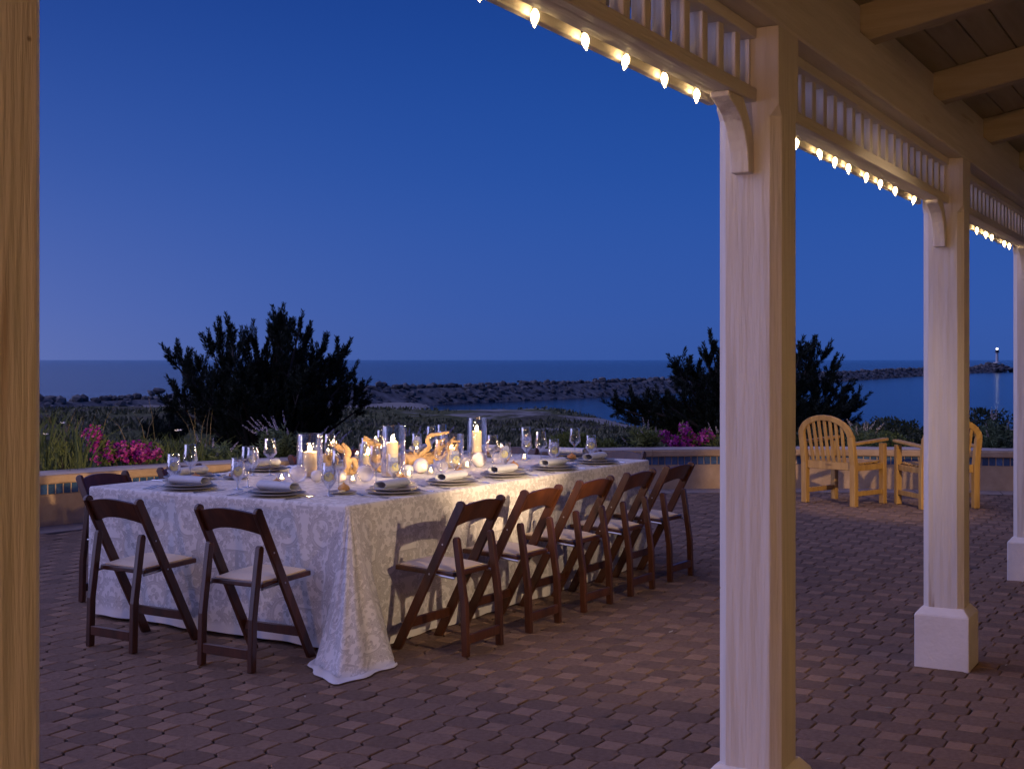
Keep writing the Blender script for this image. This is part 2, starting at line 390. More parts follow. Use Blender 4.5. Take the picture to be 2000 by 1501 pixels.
# rocks
m_rock = M('jetty_rock', (.045, .044, .048), (.15, .145, .145), .5, .9, .6, 1.5, rand=.45)
jet = empty('rock_jetty'); tag(jet, 'long breakwater of piled grey boulders running out to sea', 'breakwater')
rockmesh = []
for k in range(5):
    bm = bmesh.new(); bmesh.ops.create_icosphere(bm, subdivisions=1, radius=1)
    sc = (rng.uniform(.8, 1.3), rng.uniform(.7, 1.0), rng.uniform(.55, .85))
    for v in bm.verts:
        v.co = v.co*(1+rng.uniform(-.25, .22)); v.co.x *= sc[0]; v.co.y *= sc[1]; v.co.z *= sc[2]
    me = bpy.data.meshes.new('boulder'); bm.to_mesh(me); bm.free(); me.materials.append(m_rock); rockmesh.append(me)
rg = [([tuple(v.co) for v in m_.vertices], [tuple(f.vertices) for f in m_.polygons]) for m_ in rockmesh]
rocks = []
for (xa, ya), (xb, yb) in zip(JP[1:-1], JP[2:]):
    Lg = sqrt((xb-xa)**2+(yb-ya)**2); t_ = Vector((xb-xa, yb-ya, 0))/Lg; nn = Vector((t_.y, -t_.x, 0))     # nn: toward the lagoon
    dens = 1.5 if ya < 330 else (1.05 if ya < 500 else .6)
    sz = 1.0 if ya < 330 else (1.15 if ya < 500 else 1.6)
    for q in range(int(Lg*dens*4.2)):
        s = rng.uniform(0, Lg); off = rng.uniform(-3.0, 7.5)
        h = -4.05 - max(0, off-.5)*.60 - max(0, -off-1)*.5 + rng.normal(0, .16)
        if rng.random() < .05: h += .5
        base_ = Vector((xa, ya, 0))+t_*s+nn*off
        rocks.append((base_.y, base_.x, h, sz*rng.uniform(.40, 1.05)))
rocks.sort()
mb = MB(); ni = 0
for y, x, h, r in rocks:
    k = rng.integers(5); R_ = Matrix.Translation((x, y, h)) @ Matrix.Rotation(rng.uniform(0, 6.28), 4, 'Z') @ Matrix.Rotation(rng.uniform(-.5, .5), 4, 'X') @ Matrix.Scale(r, 4)
    if ni < 290 and x/y > -.41 and h > -5.6:
        o = link('boulder', rockmesh[k], jet); o.matrix_basis = R_; ni += 1
    else: mb.add(*rg[k], R_)
tag(mb.build('boulder_mass', m_rock, jet), kind='stuff')
mb = MB(); v = []     # core under the boulders
for i, (x, y) in enumerate(JP):
    a = Vector(JP[max(0, i-1)]); b_ = Vector(JP[min(len(JP)-1, i+1)]); t_ = (b_-a).normalized(); n_ = Vector((t_.y, -t_.x))
    for off, z in ((-14, -9), (-2, -4.35), (1.5, -4.4), (8, -8.2)): v.append((x+n_.x*off, y+n_.y*off, z))
mb.add(v, [(i*4+k, i*4+k+1, (i+1)*4+k+1, (i+1)*4+k) for i in range(len(JP)-1) for k in range(3)]); mb.build('core', m_rock, jet)
# rocky head and the beacon on it
hx, hy = 344, 938; mb = MB()
for q in range(150):
    a = rng.uniform(0, 6.28); rr = 16*sqrt(rng.random()); k = rng.integers(5)
    mb.add(*rg[k], Matrix.Translation((hx+rr*cos(a), hy+rr*sin(a), -1.2-rr*.3+rng.normal(0, .3))) @ Matrix.Rotation(a*3, 4, 'Z') @ Matrix.Scale(rng.uniform(1.4, 2.6), 4))
tag(mb.build('boulder_head', m_rock, jet), kind='stuff')
m_bea = M('beacon_white', (.50, .48, .47), (.62, .6, .58), .4, .7)
bea = empty('harbour_beacon', (hx+3, hy-4, -1.2)); tag(bea, 'slim pale beacon tower with a lit lamp at the jetty end', 'beacon')
MB().lathe([(2.6, 0), (2.6, .8), (1.0, .9), (.85, 7.6), (0, 7.6)], 14).build('tower', m_bea, bea, smooth=40)
MB().lathe([(0, 7.6), (1.7, 7.7), (1.7, 8.2), (1.2, 8.3), (1.2, 9.6), (0, 9.7)], 12).build('gallery', M('beacon_dark', (.05, .05, .055)), bea, smooth=40)
MB().lathe([(0, 9.7), (.6, 9.8), (.75, 10.4), (.5, 11), (0, 11.1)], 10).build('lamp', glow('beacon_lamp', (1, .95, .9), 6), bea, smooth=60)

exec_parts = []
# ------------------------------------------------------------------ plants
def qmesh(name, V, mat, parent=None, smooth=False):
    V = np.asarray(V, dtype=np.float32); n, k = V.shape[0], V.shape[1]
    me = bpy.data.meshes.new(name); me.vertices.add(n*k); me.loops.add(n*k); me.polygons.add(n)
    me.vertices.foreach_set('co', V.reshape(-1)); me.loops.foreach_set('vertex_index', np.arange(n*k, dtype=np.int32))
    me.polygons.foreach_set('loop_start', np.arange(0, n*k, k, dtype=np.int32)); me.polygons.foreach_set('loop_total', np.full(n, k, dtype=np.int32))
    me.update(calc_edges=True); me.materials.append(mat); o = link(name, me, parent); o['kind'] = 'stuff'; return o
def unit(v): return v/np.maximum(1e-9, np.linalg.norm(v, axis=-1, keepdims=True))
def leafquads(P, Dr, ln, wd, bend=0.0):
    """leaf-shaped quads: root at P, along Dr"""
    n = len(P); Dr = unit(Dr); R = rng.normal(size=(n, 3)); Sd = unit(np.cross(Dr, R)); ln = np.asarray(ln).reshape(-1, 1)*np.ones((n, 1)); wd = np.asarray(wd).reshape(-1, 1)*np.ones((n, 1))
    mid = P+Dr*ln*.5; nrm = np.cross(Sd, Dr)
    return np.stack([P, mid+Sd*wd*.5+nrm*ln*bend, P+Dr*ln, mid-Sd*wd*.5+nrm*ln*bend], 1)
def leaf_mat(name, c1, c2, scale=3, rough=.55, tl=.3):
    m, t, p = new_mat(name); L = t.links.new
    g = t.nodes.new('ShaderNodeNewGeometry'); r = t.nodes.new('ShaderNodeValToRGB'); r.color_ramp.elements[0].color = (*c1, 1); r.color_ramp.elements[1].color = (*c2, 1)
    L(g.outputs['Random Per Island'], r.inputs[0]); L(r.outputs[0], p.inputs['Base Color']); p.inputs['Roughness'].default_value = rough; p.inputs['Specular IOR Level'].default_value = .3
    if tl:
        tb = t.nodes.new('ShaderNodeBsdfTranslucent'); L(r.outputs[0], tb.inputs[0]); mx = t.nodes.new('ShaderNodeMixShader'); mx.inputs[0].default_value = tl
        o = t.nodes['Material Output']; L(p.outputs[0], mx.inputs[1]); L(tb.outputs[0], mx.inputs[2]); L(mx.outputs[0], o.inputs[0])
    return m
m_needle = leaf_mat('pine_needle', (.010, .016, .010), (.026, .036, .020), tl=.1, rough=.7)
m_bark = M('bark', (.03, .022, .018), (.06, .045, .036), 8, .9, .5, 20)
m_leaf = leaf_mat('leaf_green', (.05, .08, .025), (.11, .15, .045))
m_leafy = leaf_mat('leaf_yellowgreen', (.10, .13, .03), (.20, .22, .06))
m_leafd = leaf_mat('leaf_dark', (.016, .024, .012), (.045, .06, .026))
m_leafg = leaf_mat('leaf_sage', (.07, .11, .055), (.15, .20, .10))
m_blade = leaf_mat('grass_blade', (.045, .075, .025), (.12, .15, .05))
m_straw = leaf_mat('straw_blade', (.12, .10, .04), (.26, .19, .09))
m_bract = leaf_mat('bougainvillea_bract', (.20, .010, .16), (.50, .04, .40), tl=.25)
m_bract2 = leaf_mat('bougainvillea_bract_pink', (.40, .02, .20), (.70, .14, .45), tl=.25)
m_spike = leaf_mat('salvia_spike', (.33, .30, .50), (.62, .60, .78), tl=.15)
m_spikew = leaf_mat('salvia_spike_white', (.45, .38, .38), (.72, .66, .62), tl=.15)
m_white = M('white_petal', (.8, .8, .82), rough=.6)

tag(qmesh('leaf_litter', LITTER, leaf_mat('litter', (.07, .05, .03), (.42, .36, .27), tl=0)), 'scattered bits of dry leaf and grit on the pavers', 'leaf litter', kind='stuff')
def pine(name, X, Y, tips, label, nfill, seed, base_spread=.25, droop=0, side=12, ln=.07, up=.75):
    r = np.random.default_rng(seed); z0 = terr(X, Y)-.1
    root = empty(name, (X, Y, z0)); tag(root, label, 'tree')
    shoots = []; mb = MB()
    T = [np.array((u_, r.normal(0, .35), z_-z0-.2)) for u_, z_ in tips]
    for q in range(nfill):
        a, b = T[r.integers(len(tips))], T[r.integers(len(tips))]; k = r.random()
        c = (a*k+b*(1-k))*r.uniform(.35, .92); c[1] = r.normal(0, .8); T.append(c)
    for ti, tip in enumerate(T):
        b0 = np.array((r.normal(0, base_spread), r.normal(0, base_spread), 0.0)); Lm = np.linalg.norm(tip-b0)
        c1 = b0+np.array((0, 0, Lm*.25))+(tip-b0)*.2; c1[:2] += (tip-b0)[:2]*.35
        pts = []
        for k in range(9):
            s = k/8; pts.append((1-s)**2*b0+2*s*(1-s)*c1+s*s*tip)
        pts = np.array(pts); rad = np.linspace(.035+.012*Lm, .008, 9)
        mb.tube([tuple(p) for p in pts], list(rad), 5)
        ns = side if ti < len(tips) else int(side*.8)
        for k in range(ns):
            s = .22+.76*(k+r.random())/ns; p = np.array([np.interp(s*8, range(9), pts[:, i]) for i in range(3)])
            ax = pts[min(8, int(s*8)+1)]-pts[int(min(7, s*8))]; ax = ax/np.linalg.norm(ax)
            d = r.normal(size=3); d -= ax*d.dot(ax); d /= np.linalg.norm(d); d = d*np.array((1, 1, .4+.8*up))*.85+ax*.55+np.array((0, 0, .37*up)); d /= np.linalg.norm(d)
            bl = (1.02-s)*r.uniform(.35, .65)*min(1.0, Lm*.5)+.08
            e = p+d*bl+np.array((0, 0, .25*bl)); mb.tube([tuple(p), tuple((p+e)/2-np.array((0, 0, .02))), tuple(e)], [.010, .007, .004], 4, caps=False)
            m_ = max(1, int(bl/.13))
            for j in range(m_):
                q = p+(e-p)*((j+.6)/m_); dd = d*.42+r.normal(0, .26+.25*(.75-up), 3)+np.array((0, 0, up)); shoots.append((q, dd/np.linalg.norm(dd), r.uniform(.20, .34)))
            shoots.append((e, unit(d*.5+np.array((0, 0, up+.05))), r.uniform(.22, .36)))
        tipd = unit(pts[-1]-pts[-2]+np.array((0, 0, .35*np.linalg.norm(pts[-1]-pts[-2]))))
        shoots.append((pts[-1], tipd, .30 if ti < len(tips) else .2))
        for k in range(4):
            dd = tipd+r.normal(0, .5, 3)+np.array((0, 0, .25)); shoots.append((pts[-1]-tipd*.06*k, unit(dd), r.uniform(.14, .24)))
    mb.build('trunk', m_bark, root)
    V = []; ne = 100
    for q, d, l in shoots:
        tt = np.linspace(0, 1, ne)[:, None]; P = q+d*l*tt; N_ = unit(r.normal(size=(ne, 3))); N_ = unit(N_-d*(N_@d)[:, None]); dr = unit(N_*.72+d*(.55+.5*tt))
        V.append(leafquads(P, dr, r.uniform(ln*.8, ln*1.2, ne), .0145))
    qmesh('crown', np.concatenate(V), m_needle, root); return root
def tipl(Y, u0, pts): return [((u-u0)/F*Y, H-(v-702)/F*Y) for u, v in pts]
PY1 = 22; pine('coast_pine', (515-1000)/F*PY1, PY1, tipl(PY1, 515, [(334, 690), (362, 680), (385, 700), (352, 740), (418, 655), (432, 634), (468, 635), (480, 650), (508, 655), (515, 640), (538, 622), (548, 616), (552, 606), (560, 625), (592, 622), (600, 640), (626, 660), (645, 690), (665, 668), (660, 700), (682, 712), (695, 745), (700, 775), (340, 770), (440, 690), (500, 700), (570, 690), (610, 700)]),
    'wide bushy dark pine rising behind the planter wall past the candles', 54, 3, side=13, ln=.072)
PY2 = 24; pine('coast_pine', (1470-1000)/F*PY2, PY2, tipl(PY2, 1470, [(1320, 700), (1340, 705), (1360, 712), (1388, 655), (1378, 680), (1402, 690), (1206, 778), (1228, 772), (1258, 770), (1290, 765), (1240, 800), (1270, 810), (1440, 660), (1480, 655), (1560, 668), (1590, 665), (1618, 672), (1622, 700), (1575, 700), (1652, 745), (1668, 768), (1640, 775), (1660, 805), (1610, 740), (1590, 800), (1330, 760), (1420, 720)]),
    'open-branched dark pine standing behind the nearest white post', 34, 11, base_spread=.18, side=13, ln=.078, up=.28)
for u, v, Y, hh in ((302, 812, 60, 1.5), (345, 806, 64, 2.0), (326, 835, 46, 1.3)):
    X = (u-1000)/F*Y
    z0 = terr(X, Y)
    pine('dune_pine_shrub', X, Y, [(0, z0+hh), (-.35, z0+hh*.7), (.4, z0+hh*.75), (.15, z0+hh*.5)], ['small dark pine shrub on the dune, left of its two fellows', 'taller small pine on the dune, beside the big bushy pine', 'lowest little pine on the dune slope above the grasses'][(302, 345, 326).index(u)], 6, int(u), side=7, ln=.12).__setitem__('group', 'small pines on the dune')

def onring(u, off):
    k = (u-1000)/F; R_ = CR+off; cx, cy = CC.x, CC.y
    A_, B_, C_ = k*k+1, -2*(k*cx+cy), cx*cx+cy*cy-R_*R_; y = (-B_+sqrt(B_*B_-4*A_*C_))/(2*A_); return k*y, y
def zat(v, y): return H-(v-702)/F*y
def bush(name, u, off, wpx, v_top, n, mat, label, cat='shrub', size=.045, group=None, depth=.35, upright=.2, wd=.5, parts=None):
    x, y = onring(u, off); z0 = min(.36, terr(x, y))-.02; hh = zat(v_top, y)-z0; rx = wpx/2/F*y
    root = empty(name, (x, y, z0)); tag(root, label, cat, group)
    th_ = rng.uniform(0, 2*pi, n); rr = rng.random(n)**.45; hz_ = rng.random(n)
    lump = 1+.22*np.sin(th_*3+x*5)+.16*np.sin(th_*7+hz_*9)
    P = np.stack([rx*rr*np.cos(th_)*lump*np.sqrt(np.maximum(.05, 1-hz_**2.2)), depth*rr*np.sin(th_)*lump, hh*hz_*(.86+.14*lump)], 1)
    Dr = unit(np.stack([P[:, 0]/rx, P[:, 1]/depth, np.full(n, .3)], 1)*.8+rng.normal(0, .6, (n, 3))+np.array((0, 0, upright*2)))
    qmesh('foliage', leafquads(P, Dr, rng.uniform(.7, 1.3, n)*size, size*wd, .06), mat, root)
    mb = MB()
    for k in range(14):
        q = P[rng.integers(n)]*np.array((.8, .8, .9)); mb.tube([(q[0]*.15, q[1]*.15, 0), tuple(q*np.array((.6, .6, .55))), tuple(q)], [.010, .007, .004], 4)
    mb.build('stem', m_bark, root); return root
def bougain(u, off, lobes, label):
    x, y = onring(u, off); z0 = .34; root = empty('bougainvillea', (x, y, z0)); tag(root, label, 'flowering shrub')
    VL, VF, VF2 = [], [], []; mb = MB()
    for lu, lv, rw, rh, nl, nf in lobes:
        c = np.array(((lu-u)/F*y, rng.normal(0, .05), zat(lv, y)-z0)); R_ = np.array((rw/F*y, .2, rh/F*y))
        mb.tube([(c[0]*.3, 0, 0), tuple(c*np.array((.7, 1, .5))), tuple(c)], [.012, .009, .005], 5)
        P = c+unit(rng.normal(size=(nl, 3)))*(rng.random((nl, 1))**.5)*R_; VL.append(leafquads(P, rng.normal(size=(nl, 3))+np.array((0, 0, .4)), rng.uniform(.03, .055, nl), .026, .08))
        for V_, frac in ((VF, .5), (VF2, .5)):
            k = int(nf*frac*.7); C_ = c+unit(rng.normal(size=(k, 3)))*(.55+.5*rng.random((k, 1)))*R_; C_[:, 1] -= .05
            for j in range(3):
                V_.append(leafquads(C_, unit(rng.normal(size=(k, 3))+np.array((0, -.5, .3))), rng.uniform(.028, .045, k), .034, .12))
    qmesh('foliage', np.concatenate(VL), m_leafy, root); qmesh('flowers', np.concatenate(VF), m_bract, root); qmesh('flowers', np.concatenate(VF2), m_bract2, root); mb.build('stem', m_bark, root)
bougain(240, .72, [(180, 846, 13, 14, 60, 70), (188, 858, 12, 12, 60, 50), (200, 876, 18, 14, 170, 70), (225, 882, 18, 14, 190, 70), (248, 876, 16, 14, 150, 55), (275, 876, 18, 15, 150, 120), (284, 888, 18, 13, 130, 90), (303, 882, 12, 14, 90, 40), (212, 896, 24, 10, 160, 20), (255, 897, 24, 9, 140, 40)],
    'magenta bougainvillea spilling over the planter behind the two-chair table end')
bougain(1340, .66, [(1297, 851, 12, 12, 60, 60), (1314, 860, 14, 10, 80, 70), (1336, 834, 11, 11, 60, 55), (1342, 848, 14, 14, 110, 60), (1352, 862, 16, 10, 90, 80), (1368, 856, 12, 12, 80, 55), (1382, 848, 10, 13, 60, 65), (1326, 866, 14, 8, 70, 50)],
    'magenta bougainvillea on the planter left of the nearest white post')
def salvia(u, off, spikes, n_stem, v_bush, wpx, label, white=False, leafm=None):
    x, y = onring(u, off); z0 = .34; root = empty('salvia_plant', (x, y, z0)); tag(root, label, 'flowering plant')
    VL, VS = [], []; mb = MB(); tops = [((su-u)/F*y, rng.normal(0, .06), zat(sv, y)-z0, ln, lean) for su, sv, ln, lean in spikes]
    for k in range(n_stem): tops.append((rng.uniform(-.5, .5)*wpx/F*y, rng.normal(0, .15), (zat(v_bush, y)-z0)*rng.uniform(.6, 1.05), 0, rng.normal(0, .5)))
    for tx, ty, tz, ln, lean in tops:
        ln = ln/F*y; tip = np.array((tx, ty, tz)); ax = unit(np.array((lean, rng.normal(0, .15), 1.0))); b = tip-ax*ln; b0 = np.array((b[0]*.35+rng.normal(0, .04), b[1]*.4, 0)); c = b0*.5+b*.5+np.array((-lean*.03, 0, .06))
        pts = [b0, b0*.6+c*.4, c*.75+b*.25, b, tip]; mb.tube([tuple(p) for p in pts], [.005, .0045, .004, .003, .0015], 4, caps=False)
        nl = 26; s = rng.random(nl)*.95; P = np.array([np.interp(s*3, range(4), [p[i] for p in pts[:4]]) for i in range(3)]).T
        dr = rng.normal(size=(nl, 3))*np.array((1, 1, .35))+np.array((0, 0, .45)); VL.append(leafquads(P, dr, rng.uniform(.06, .12, nl), .014, .12))
        if ln:
            ns = 70; s = rng.random(ns); P = b+(tip-b)*s[:, None]; rad = (1-s*.75)[:, None]; dr = unit(np.cross(ax, rng.normal(size=(ns, 3)))+ax*.3); wv = .5+.5*np.sin(s*ln*420)[:, None]
            VS.append(leafquads(P+dr*.002, dr+0*wv, (.020*rad*(.55+.45*wv)).ravel(), .010, .1))
    qmesh('foliage', np.concatenate(VL), leafm or m_leafg, root); mb.build('stem', m_leafd, root)
    for q in VS: qmesh('flower_spike', q, m_spikew if white else m_spike, root)['kind'] = 'part'
salvia(415, .75, [(385, 846, 18, -.35), (430, 872, 20, .3), (418, 855, 20, .05), (400, 865, 18, -.1), (410, 868, 14, .1), (466, 862, 24, .9)], 16, 868, 90, 'sage clump with short lilac spikes beside the tall white-flowered grasses')
salvia(545, .62, [(473, 830, 34, -1.6), (480, 822, 32, -1.2), (490, 814, 36, -1.0), (498, 820, 32, -.9), (512, 810, 34, -.8), (525, 812, 30, -.4), (532, 812, 30, -.3), (550, 802, 30, -.2), (523, 832, 18, -.2), (560, 835, 16, -.2)], 40, 842, 90, 'large arching sage with fanned lilac flower spikes behind the left candle vase')
salvia(640, .7, [(645, 831, 26, .8), (652, 838, 24, 1.0), (662, 842, 22, 1.0), (690, 838, 34, 1.2), (675, 850, 22, .8), (690, 872, 20, .9), (668, 856, 20, .6)], 14, 862, 60, 'sage with lilac spikes leaning right beside the left candle vase')
salvia(800, .75, [(778, 826, 16, -.7), (793, 834, 18, -.1), (800, 836, 16, .1), (808, 842, 14, 0), (822, 832, 18, .3), (836, 832, 18, .5), (888, 832, 20, .9)], 26, 852, 75, 'sage with upright lilac spikes behind the middle of the table')
salvia(1262, .6, [(1255, 815, 22, -.25), (1266, 819, 20, 0), (1281, 833, 14, -.1), (1243, 842, 12, -.5), (1250, 838, 10, -.4), (1213, 853, 18, -1.1)], 34, 838, 60, 'sage with pale cream spikes left of the right-hand bougainvillea', True, m_leafy)
salvia(1390, .6, [(1382, 824, 26, -.35), (1399, 832, 14, -.3)], 8, 846, 20, 'thin cream-spiked sage against the nearest white post', True, m_leafy)
salvia(1690, .6, [(1652, 818, 16, -.8), (1675, 832, 14, -.2), (1690, 824, 18, 0), (1697, 826, 18, .1), (1708, 820, 22, .6), (1728, 826, 20, 1.0), (1670, 838, 12, -.4), (1714, 842, 12, .3)], 26, 842, 70, 'pale-spiked sage right of the arched-back armchair', True)
salvia(1940, .6, [(1932, 794, 22, 0), (1944, 796, 22, .1), (1938, 804, 18, -.3), (1952, 806, 18, .8), (1926, 826, 16, -.2), (1970, 822, 18, .3), (1920, 838, 14, -.2)], 34, 830, 60, 'pale-spiked sage between the two farther white posts', True)
def grass(u, off, wpx, v_top, n, mat, label, wid=.012, spread=.5, hmin=.5, flowers=(), cat='grass clump', name='grass_clump'):
    x, y = onring(u, off); z0 = .34; root = empty(name, (x, y, z0)); tag(root, label, cat); V = []
    hh = zat(v_top, y)-z0; bx = rng.uniform(-.5, .5, n)*wpx/F*y; by = rng.normal(0, .12, n); h_ = hh*rng.uniform(hmin, 1.0, n); ln_ = rng.normal(0, spread, n)*h_*.5
    for k in range(n):
        p0 = np.array((bx[k], by[k], 0)); p3 = p0+np.array((ln_[k], rng.normal(0, .08), h_[k])); p1 = p0+np.array((ln_[k]*.12, 0, h_[k]*.38)); p2 = p0+np.array((ln_[k]*.45, 0, h_[k]*.75))
        a = rng.uniform(-.6, .6); sd_ = np.array((cos(a), sin(a), 0))*wid*.5
        for q0, q1, w0, w1 in ((p0, p1, 1, .95), (p1, p2, .95, .75), (p2, p3, .75, .08)): V.append([q0-sd_*w0, q0+sd_*w0, q1+sd_*w1, q1-sd_*w1])
    qmesh('blades', np.array(V), mat, root)
    for fu, fv in flowers:
        mb = MB(); c = Vector(((fu-u)/F*y, -.05, zat(fv, y)-z0))
        for j in range(5):
            a = j*2*pi/5; d = Vector((cos(a), .4*sin(a), .35+.2*sin(a*2))); s_ = Vector((-sin(a), .3, .2))
            mb.add([c, c+d*.016+s_*.010, c+d*.032, c+d*.016-s_*.010], [(0, 1, 2, 3)])
        o = mb.build('flower', m_white, root); MB().tube([(c.x*.9, 0, 0), tuple(c)], .0025, 4).build('flower_stalk', m_leafd, root)
grass(105, .7, 120, 790, 95, m_blade, 'tall sword-leaved clump against the left-hand post', .017, .55, .45, ((126, 826), (93, 848), (67, 826)))
grass(110, .95, 110, 795, 26, m_straw, 'dry tan seed stalks among the tall sword leaves', .007, .5, .7)
bush('low_shrub', 125, .62, 90, 862, 1500, m_leafy, 'low fine-leaved yellow-green shrub beside the left-hand post', size=.030, upright=1.2, wd=.25)
grass(235, 1.0, 150, 772, 5, m_straw, 'single tall straw-coloured stalk above the left bougainvillea', .009, .55, .75)
grass(230, 1.0, 150, 840, 70, m_blade, 'green grass behind the left bougainvillea', .010, .9)
grass(345, .8, 110, 842, 130, m_blade, 'dense green grass between bougainvillea and lilac sage', .011, .8, .5, ((348, 841), (353, 840)))
grass(440, .7, 80, 868, 100, m_leafg, 'grey-green grass below the short lilac sage spikes', .009, 1.1)
grass(390, 1.1, 30, 785, 6, m_straw, 'two crossing dry stalks before the bushy pine', .008, .3, .8)
bush('low_hedge', 1120, .75, 130, 849, 1500, m_leafy, 'yellow-green leafy hedge behind the far end of the table', size=.05, depth=.3, upright=.5, wd=.6)
bush('low_hedge', 1185, .75, 60, 860, 500, m_leafy, 'small yellow-green bush right of the leafy hedge', size=.045, depth=.25, wd=.6)
bush('low_hedge', 1225, 1.2, 90, 855, 900, m_leafd, 'dark low bush behind the cream-spiked sage', size=.045, depth=.3)
bush('low_hedge', 960, .85, 150, 872, 900, m_leafd, 'dark low foliage behind the tall candle vase', size=.045, depth=.3)
bush('dark_shrub', 1600, 1.6, 130, 840, 2200, m_leafd, 'dark shrub behind the arched-back armchair', size=.05, depth=.6)
bush('dark_shrub', 1745, 1.8, 180, 822, 3000, m_leafd, 'broad dark shrub between the two teak armchairs', size=.05, depth=.7)
bush('dark_shrub', 1925, 1.7, 120, 802, 2600, m_leafd, 'tall dark shrub behind the pale-spiked sage by the far posts', size=.05, depth=.6)
bush('low_shrub', 1735, .8, 90, 846, 900, m_leaf, 'olive leafy shrub beside the right teak armchair', size=.04)
# ground cover on the dunes: tufts nobody could count
n = 26000; V = []
ua = rng.uniform(-.42, .42, n*2); yy = np.exp(rng.uniform(np.log(19), np.log(170), n*2)); c = 0; P = []
for a_, y_ in zip(ua, yy):
    x_ = a_*y_
    if (x_-CC.x)**2+(y_-CC.y)**2 < (CR+2.5)**2: continue
    if nz(x_+9, y_-30, 13, 2) > .10 and y_ > 45: continue
    zt = terr(x_, y_)
    if zt < -6.6: continue
    P.append((x_, y_, zt-.02)); c += 1
    if c >= n: break
P = np.array(P); sc = (P[:, 1]/60)**.8
Pn = np.repeat(P, 3, 0)+rng.normal(0, .12, (len(P)*3, 3))*np.array((1, 1, 0)); sc = np.repeat(sc, 3)
Vq = leafquads(Pn, rng.normal(0, .75, (len(Pn), 3))+np.array((0, 0, 1.0)), rng.uniform(.14, .32, len(Pn))*np.minimum(1.6, .5+sc), rng.uniform(.05, .10, len(Pn))*np.minimum(2.0, .5+sc), .1)
m_cover = leaf_mat('dune_cover', (.055, .06, .028), (.20, .19, .09), tl=.1)
tag(qmesh('dune_grass', Vq, m_cover), 'low olive dune grass covering the slope down to the beach', 'grass', kind='stuff')
# ------------------------------------------------------------------ porch
def paint(name, stretch):
    m = M(name, (.58, .53, .47), (.66, .61, .55), 1.4, .62, .45, 1.6, stretch=stretch, detail=9, c3=(.30, .21, .13), c3scale=.9, c3lo=.68, c3hi=.80, spec=.35)
    t = m.node_tree; L = t.links.new; p = t.nodes['Principled BSDF']; src = p.inputs['Base Color'].links[0].from_socket
    tcn = t.nodes.new('ShaderNodeTexCoord'); vo = t.nodes.new('ShaderNodeTexVoronoi'); vo.inputs['Scale'].default_value = 16; L(tcn.outputs['Object'], vo.inputs['Vector'])
    sp = t.nodes.new('ShaderNodeSeparateColor'); L(vo.outputs['Color'], sp.inputs[0])
    g1 = t.nodes.new('ShaderNodeMath'); g1.operation = 'GREATER_THAN'; g1.inputs[1].default_value = .90; L(sp.outputs[0], g1.inputs[0])
    mr = t.nodes.new('ShaderNodeMapRange'); mr.inputs[1].default_value = .03; mr.inputs[2].default_value = .075; mr.inputs[3].default_value = 1; mr.inputs[4].default_value = 0; L(vo.outputs['Distance'], mr.inputs[0])
    mu = t.nodes.new('ShaderNodeMath'); mu.operation = 'MULTIPLY'; L(g1.outputs[0], mu.inputs[0]); L(mr.outputs[0], mu.inputs[1])
    mx = t.nodes.new('ShaderNodeMix'); mx.data_type = 'RGBA'; L(mu.outputs[0], mx.inputs[0]); L(src, mx.inputs[6]); mx.inputs[7].default_value = (.10, .055, .03, 1); L(mx.outputs[2], p.inputs['Base Color'])
    return m
m_pv = paint('paint_upright', (22, 22, 1.6)); m_pd = paint('paint_lengthwise', (1.6, 22, 22)); m_pn = M('rafter_shade_paint', (.30, .25, .15), (.38, .32, .21), 1.4, .7, .3, 1.6, stretch=(22, 1.6, 22), detail=8)  # rafter colour darkened: the shade under the roof is put into it
m_pp = M('paint_plinth', (.68, .63, .58), (.75, .70, .66), 7, .6, .18, 60, c3=(.35, .28, .24), c3scale=9, c3lo=.72, c3hi=.76)
m_ceil = M('ceiling_shade_paint', (.30, .26, .16), (.38, .33, .22), 1.2, .75, .2, 2, stretch=(1.2, 16, 16))  # ceiling darkened too, with the porch shade in its colour
porch = empty('porch'); porch.rotation_euler = (0, 0, TH); tag(porch, 'white timber porch with chamfered posts, slatted frieze and open rafters', 'porch')
YC = 1.265; PO = [.94, 3.755, 6.585, 9.42, 12.25]; hs = .095; ch = .028
def sq(h_, c_): return [(h_-c_, -h_), (h_, -h_+c_), (h_, h_-c_), (h_-c_, h_), (-h_+c_, h_), (-h_, h_-c_), (-h_, -h_+c_), (-h_+c_, -h_)]
mb = MB(); v = []; f = []
lev = [(.27, ch), (2.185, ch), (2.216, .002), (2.444, .002)]
for z, c_ in lev: v += [(x, y, z) for x, y in sq(hs, c_)]
for i in range(3): f += [(i*8+k, i*8+(k+1) % 8, i*8+8+(k+1) % 8, i*8+8+k) for k in range(8)]
f.append(tuple(24+k for k in range(8))); mb.add(v, f); post_me = None
pl = MB(); v = []
for z, h_ in ((-.02, .127), (.248, .127), (.256, .124), (.288, .097), (.288, .08)): v += [(h_*a, h_*b, z) for a, b in ((-1, -1), (1, -1), (1, 1), (-1, 1))]
pl.add(v, [(i*4+k, i*4+(k+1) % 4, i*4+4+(k+1) % 4, i*4+4+k) for i in range(4) for k in range(4)])
bp = [(.21, 2.2275), (.21, 2.212), (.15, 2.19), (.12, 2.175), (.10, 2.158), (.08, 2.135), (.065, 2.11), (.053, 2.08), (.046, 2.05), (.042, 2.02), (0, 2.02), (0, 2.11), (.02, 2.15), (.05, 2.19), (.09, 2.2275)]
br1 = MB().prism([(-hs-a, z) for a, z in bp], -.030, .026, 'y'); br2 = MB().prism([(hs+a, z) for a, z in bp], -.030, .026, 'y')
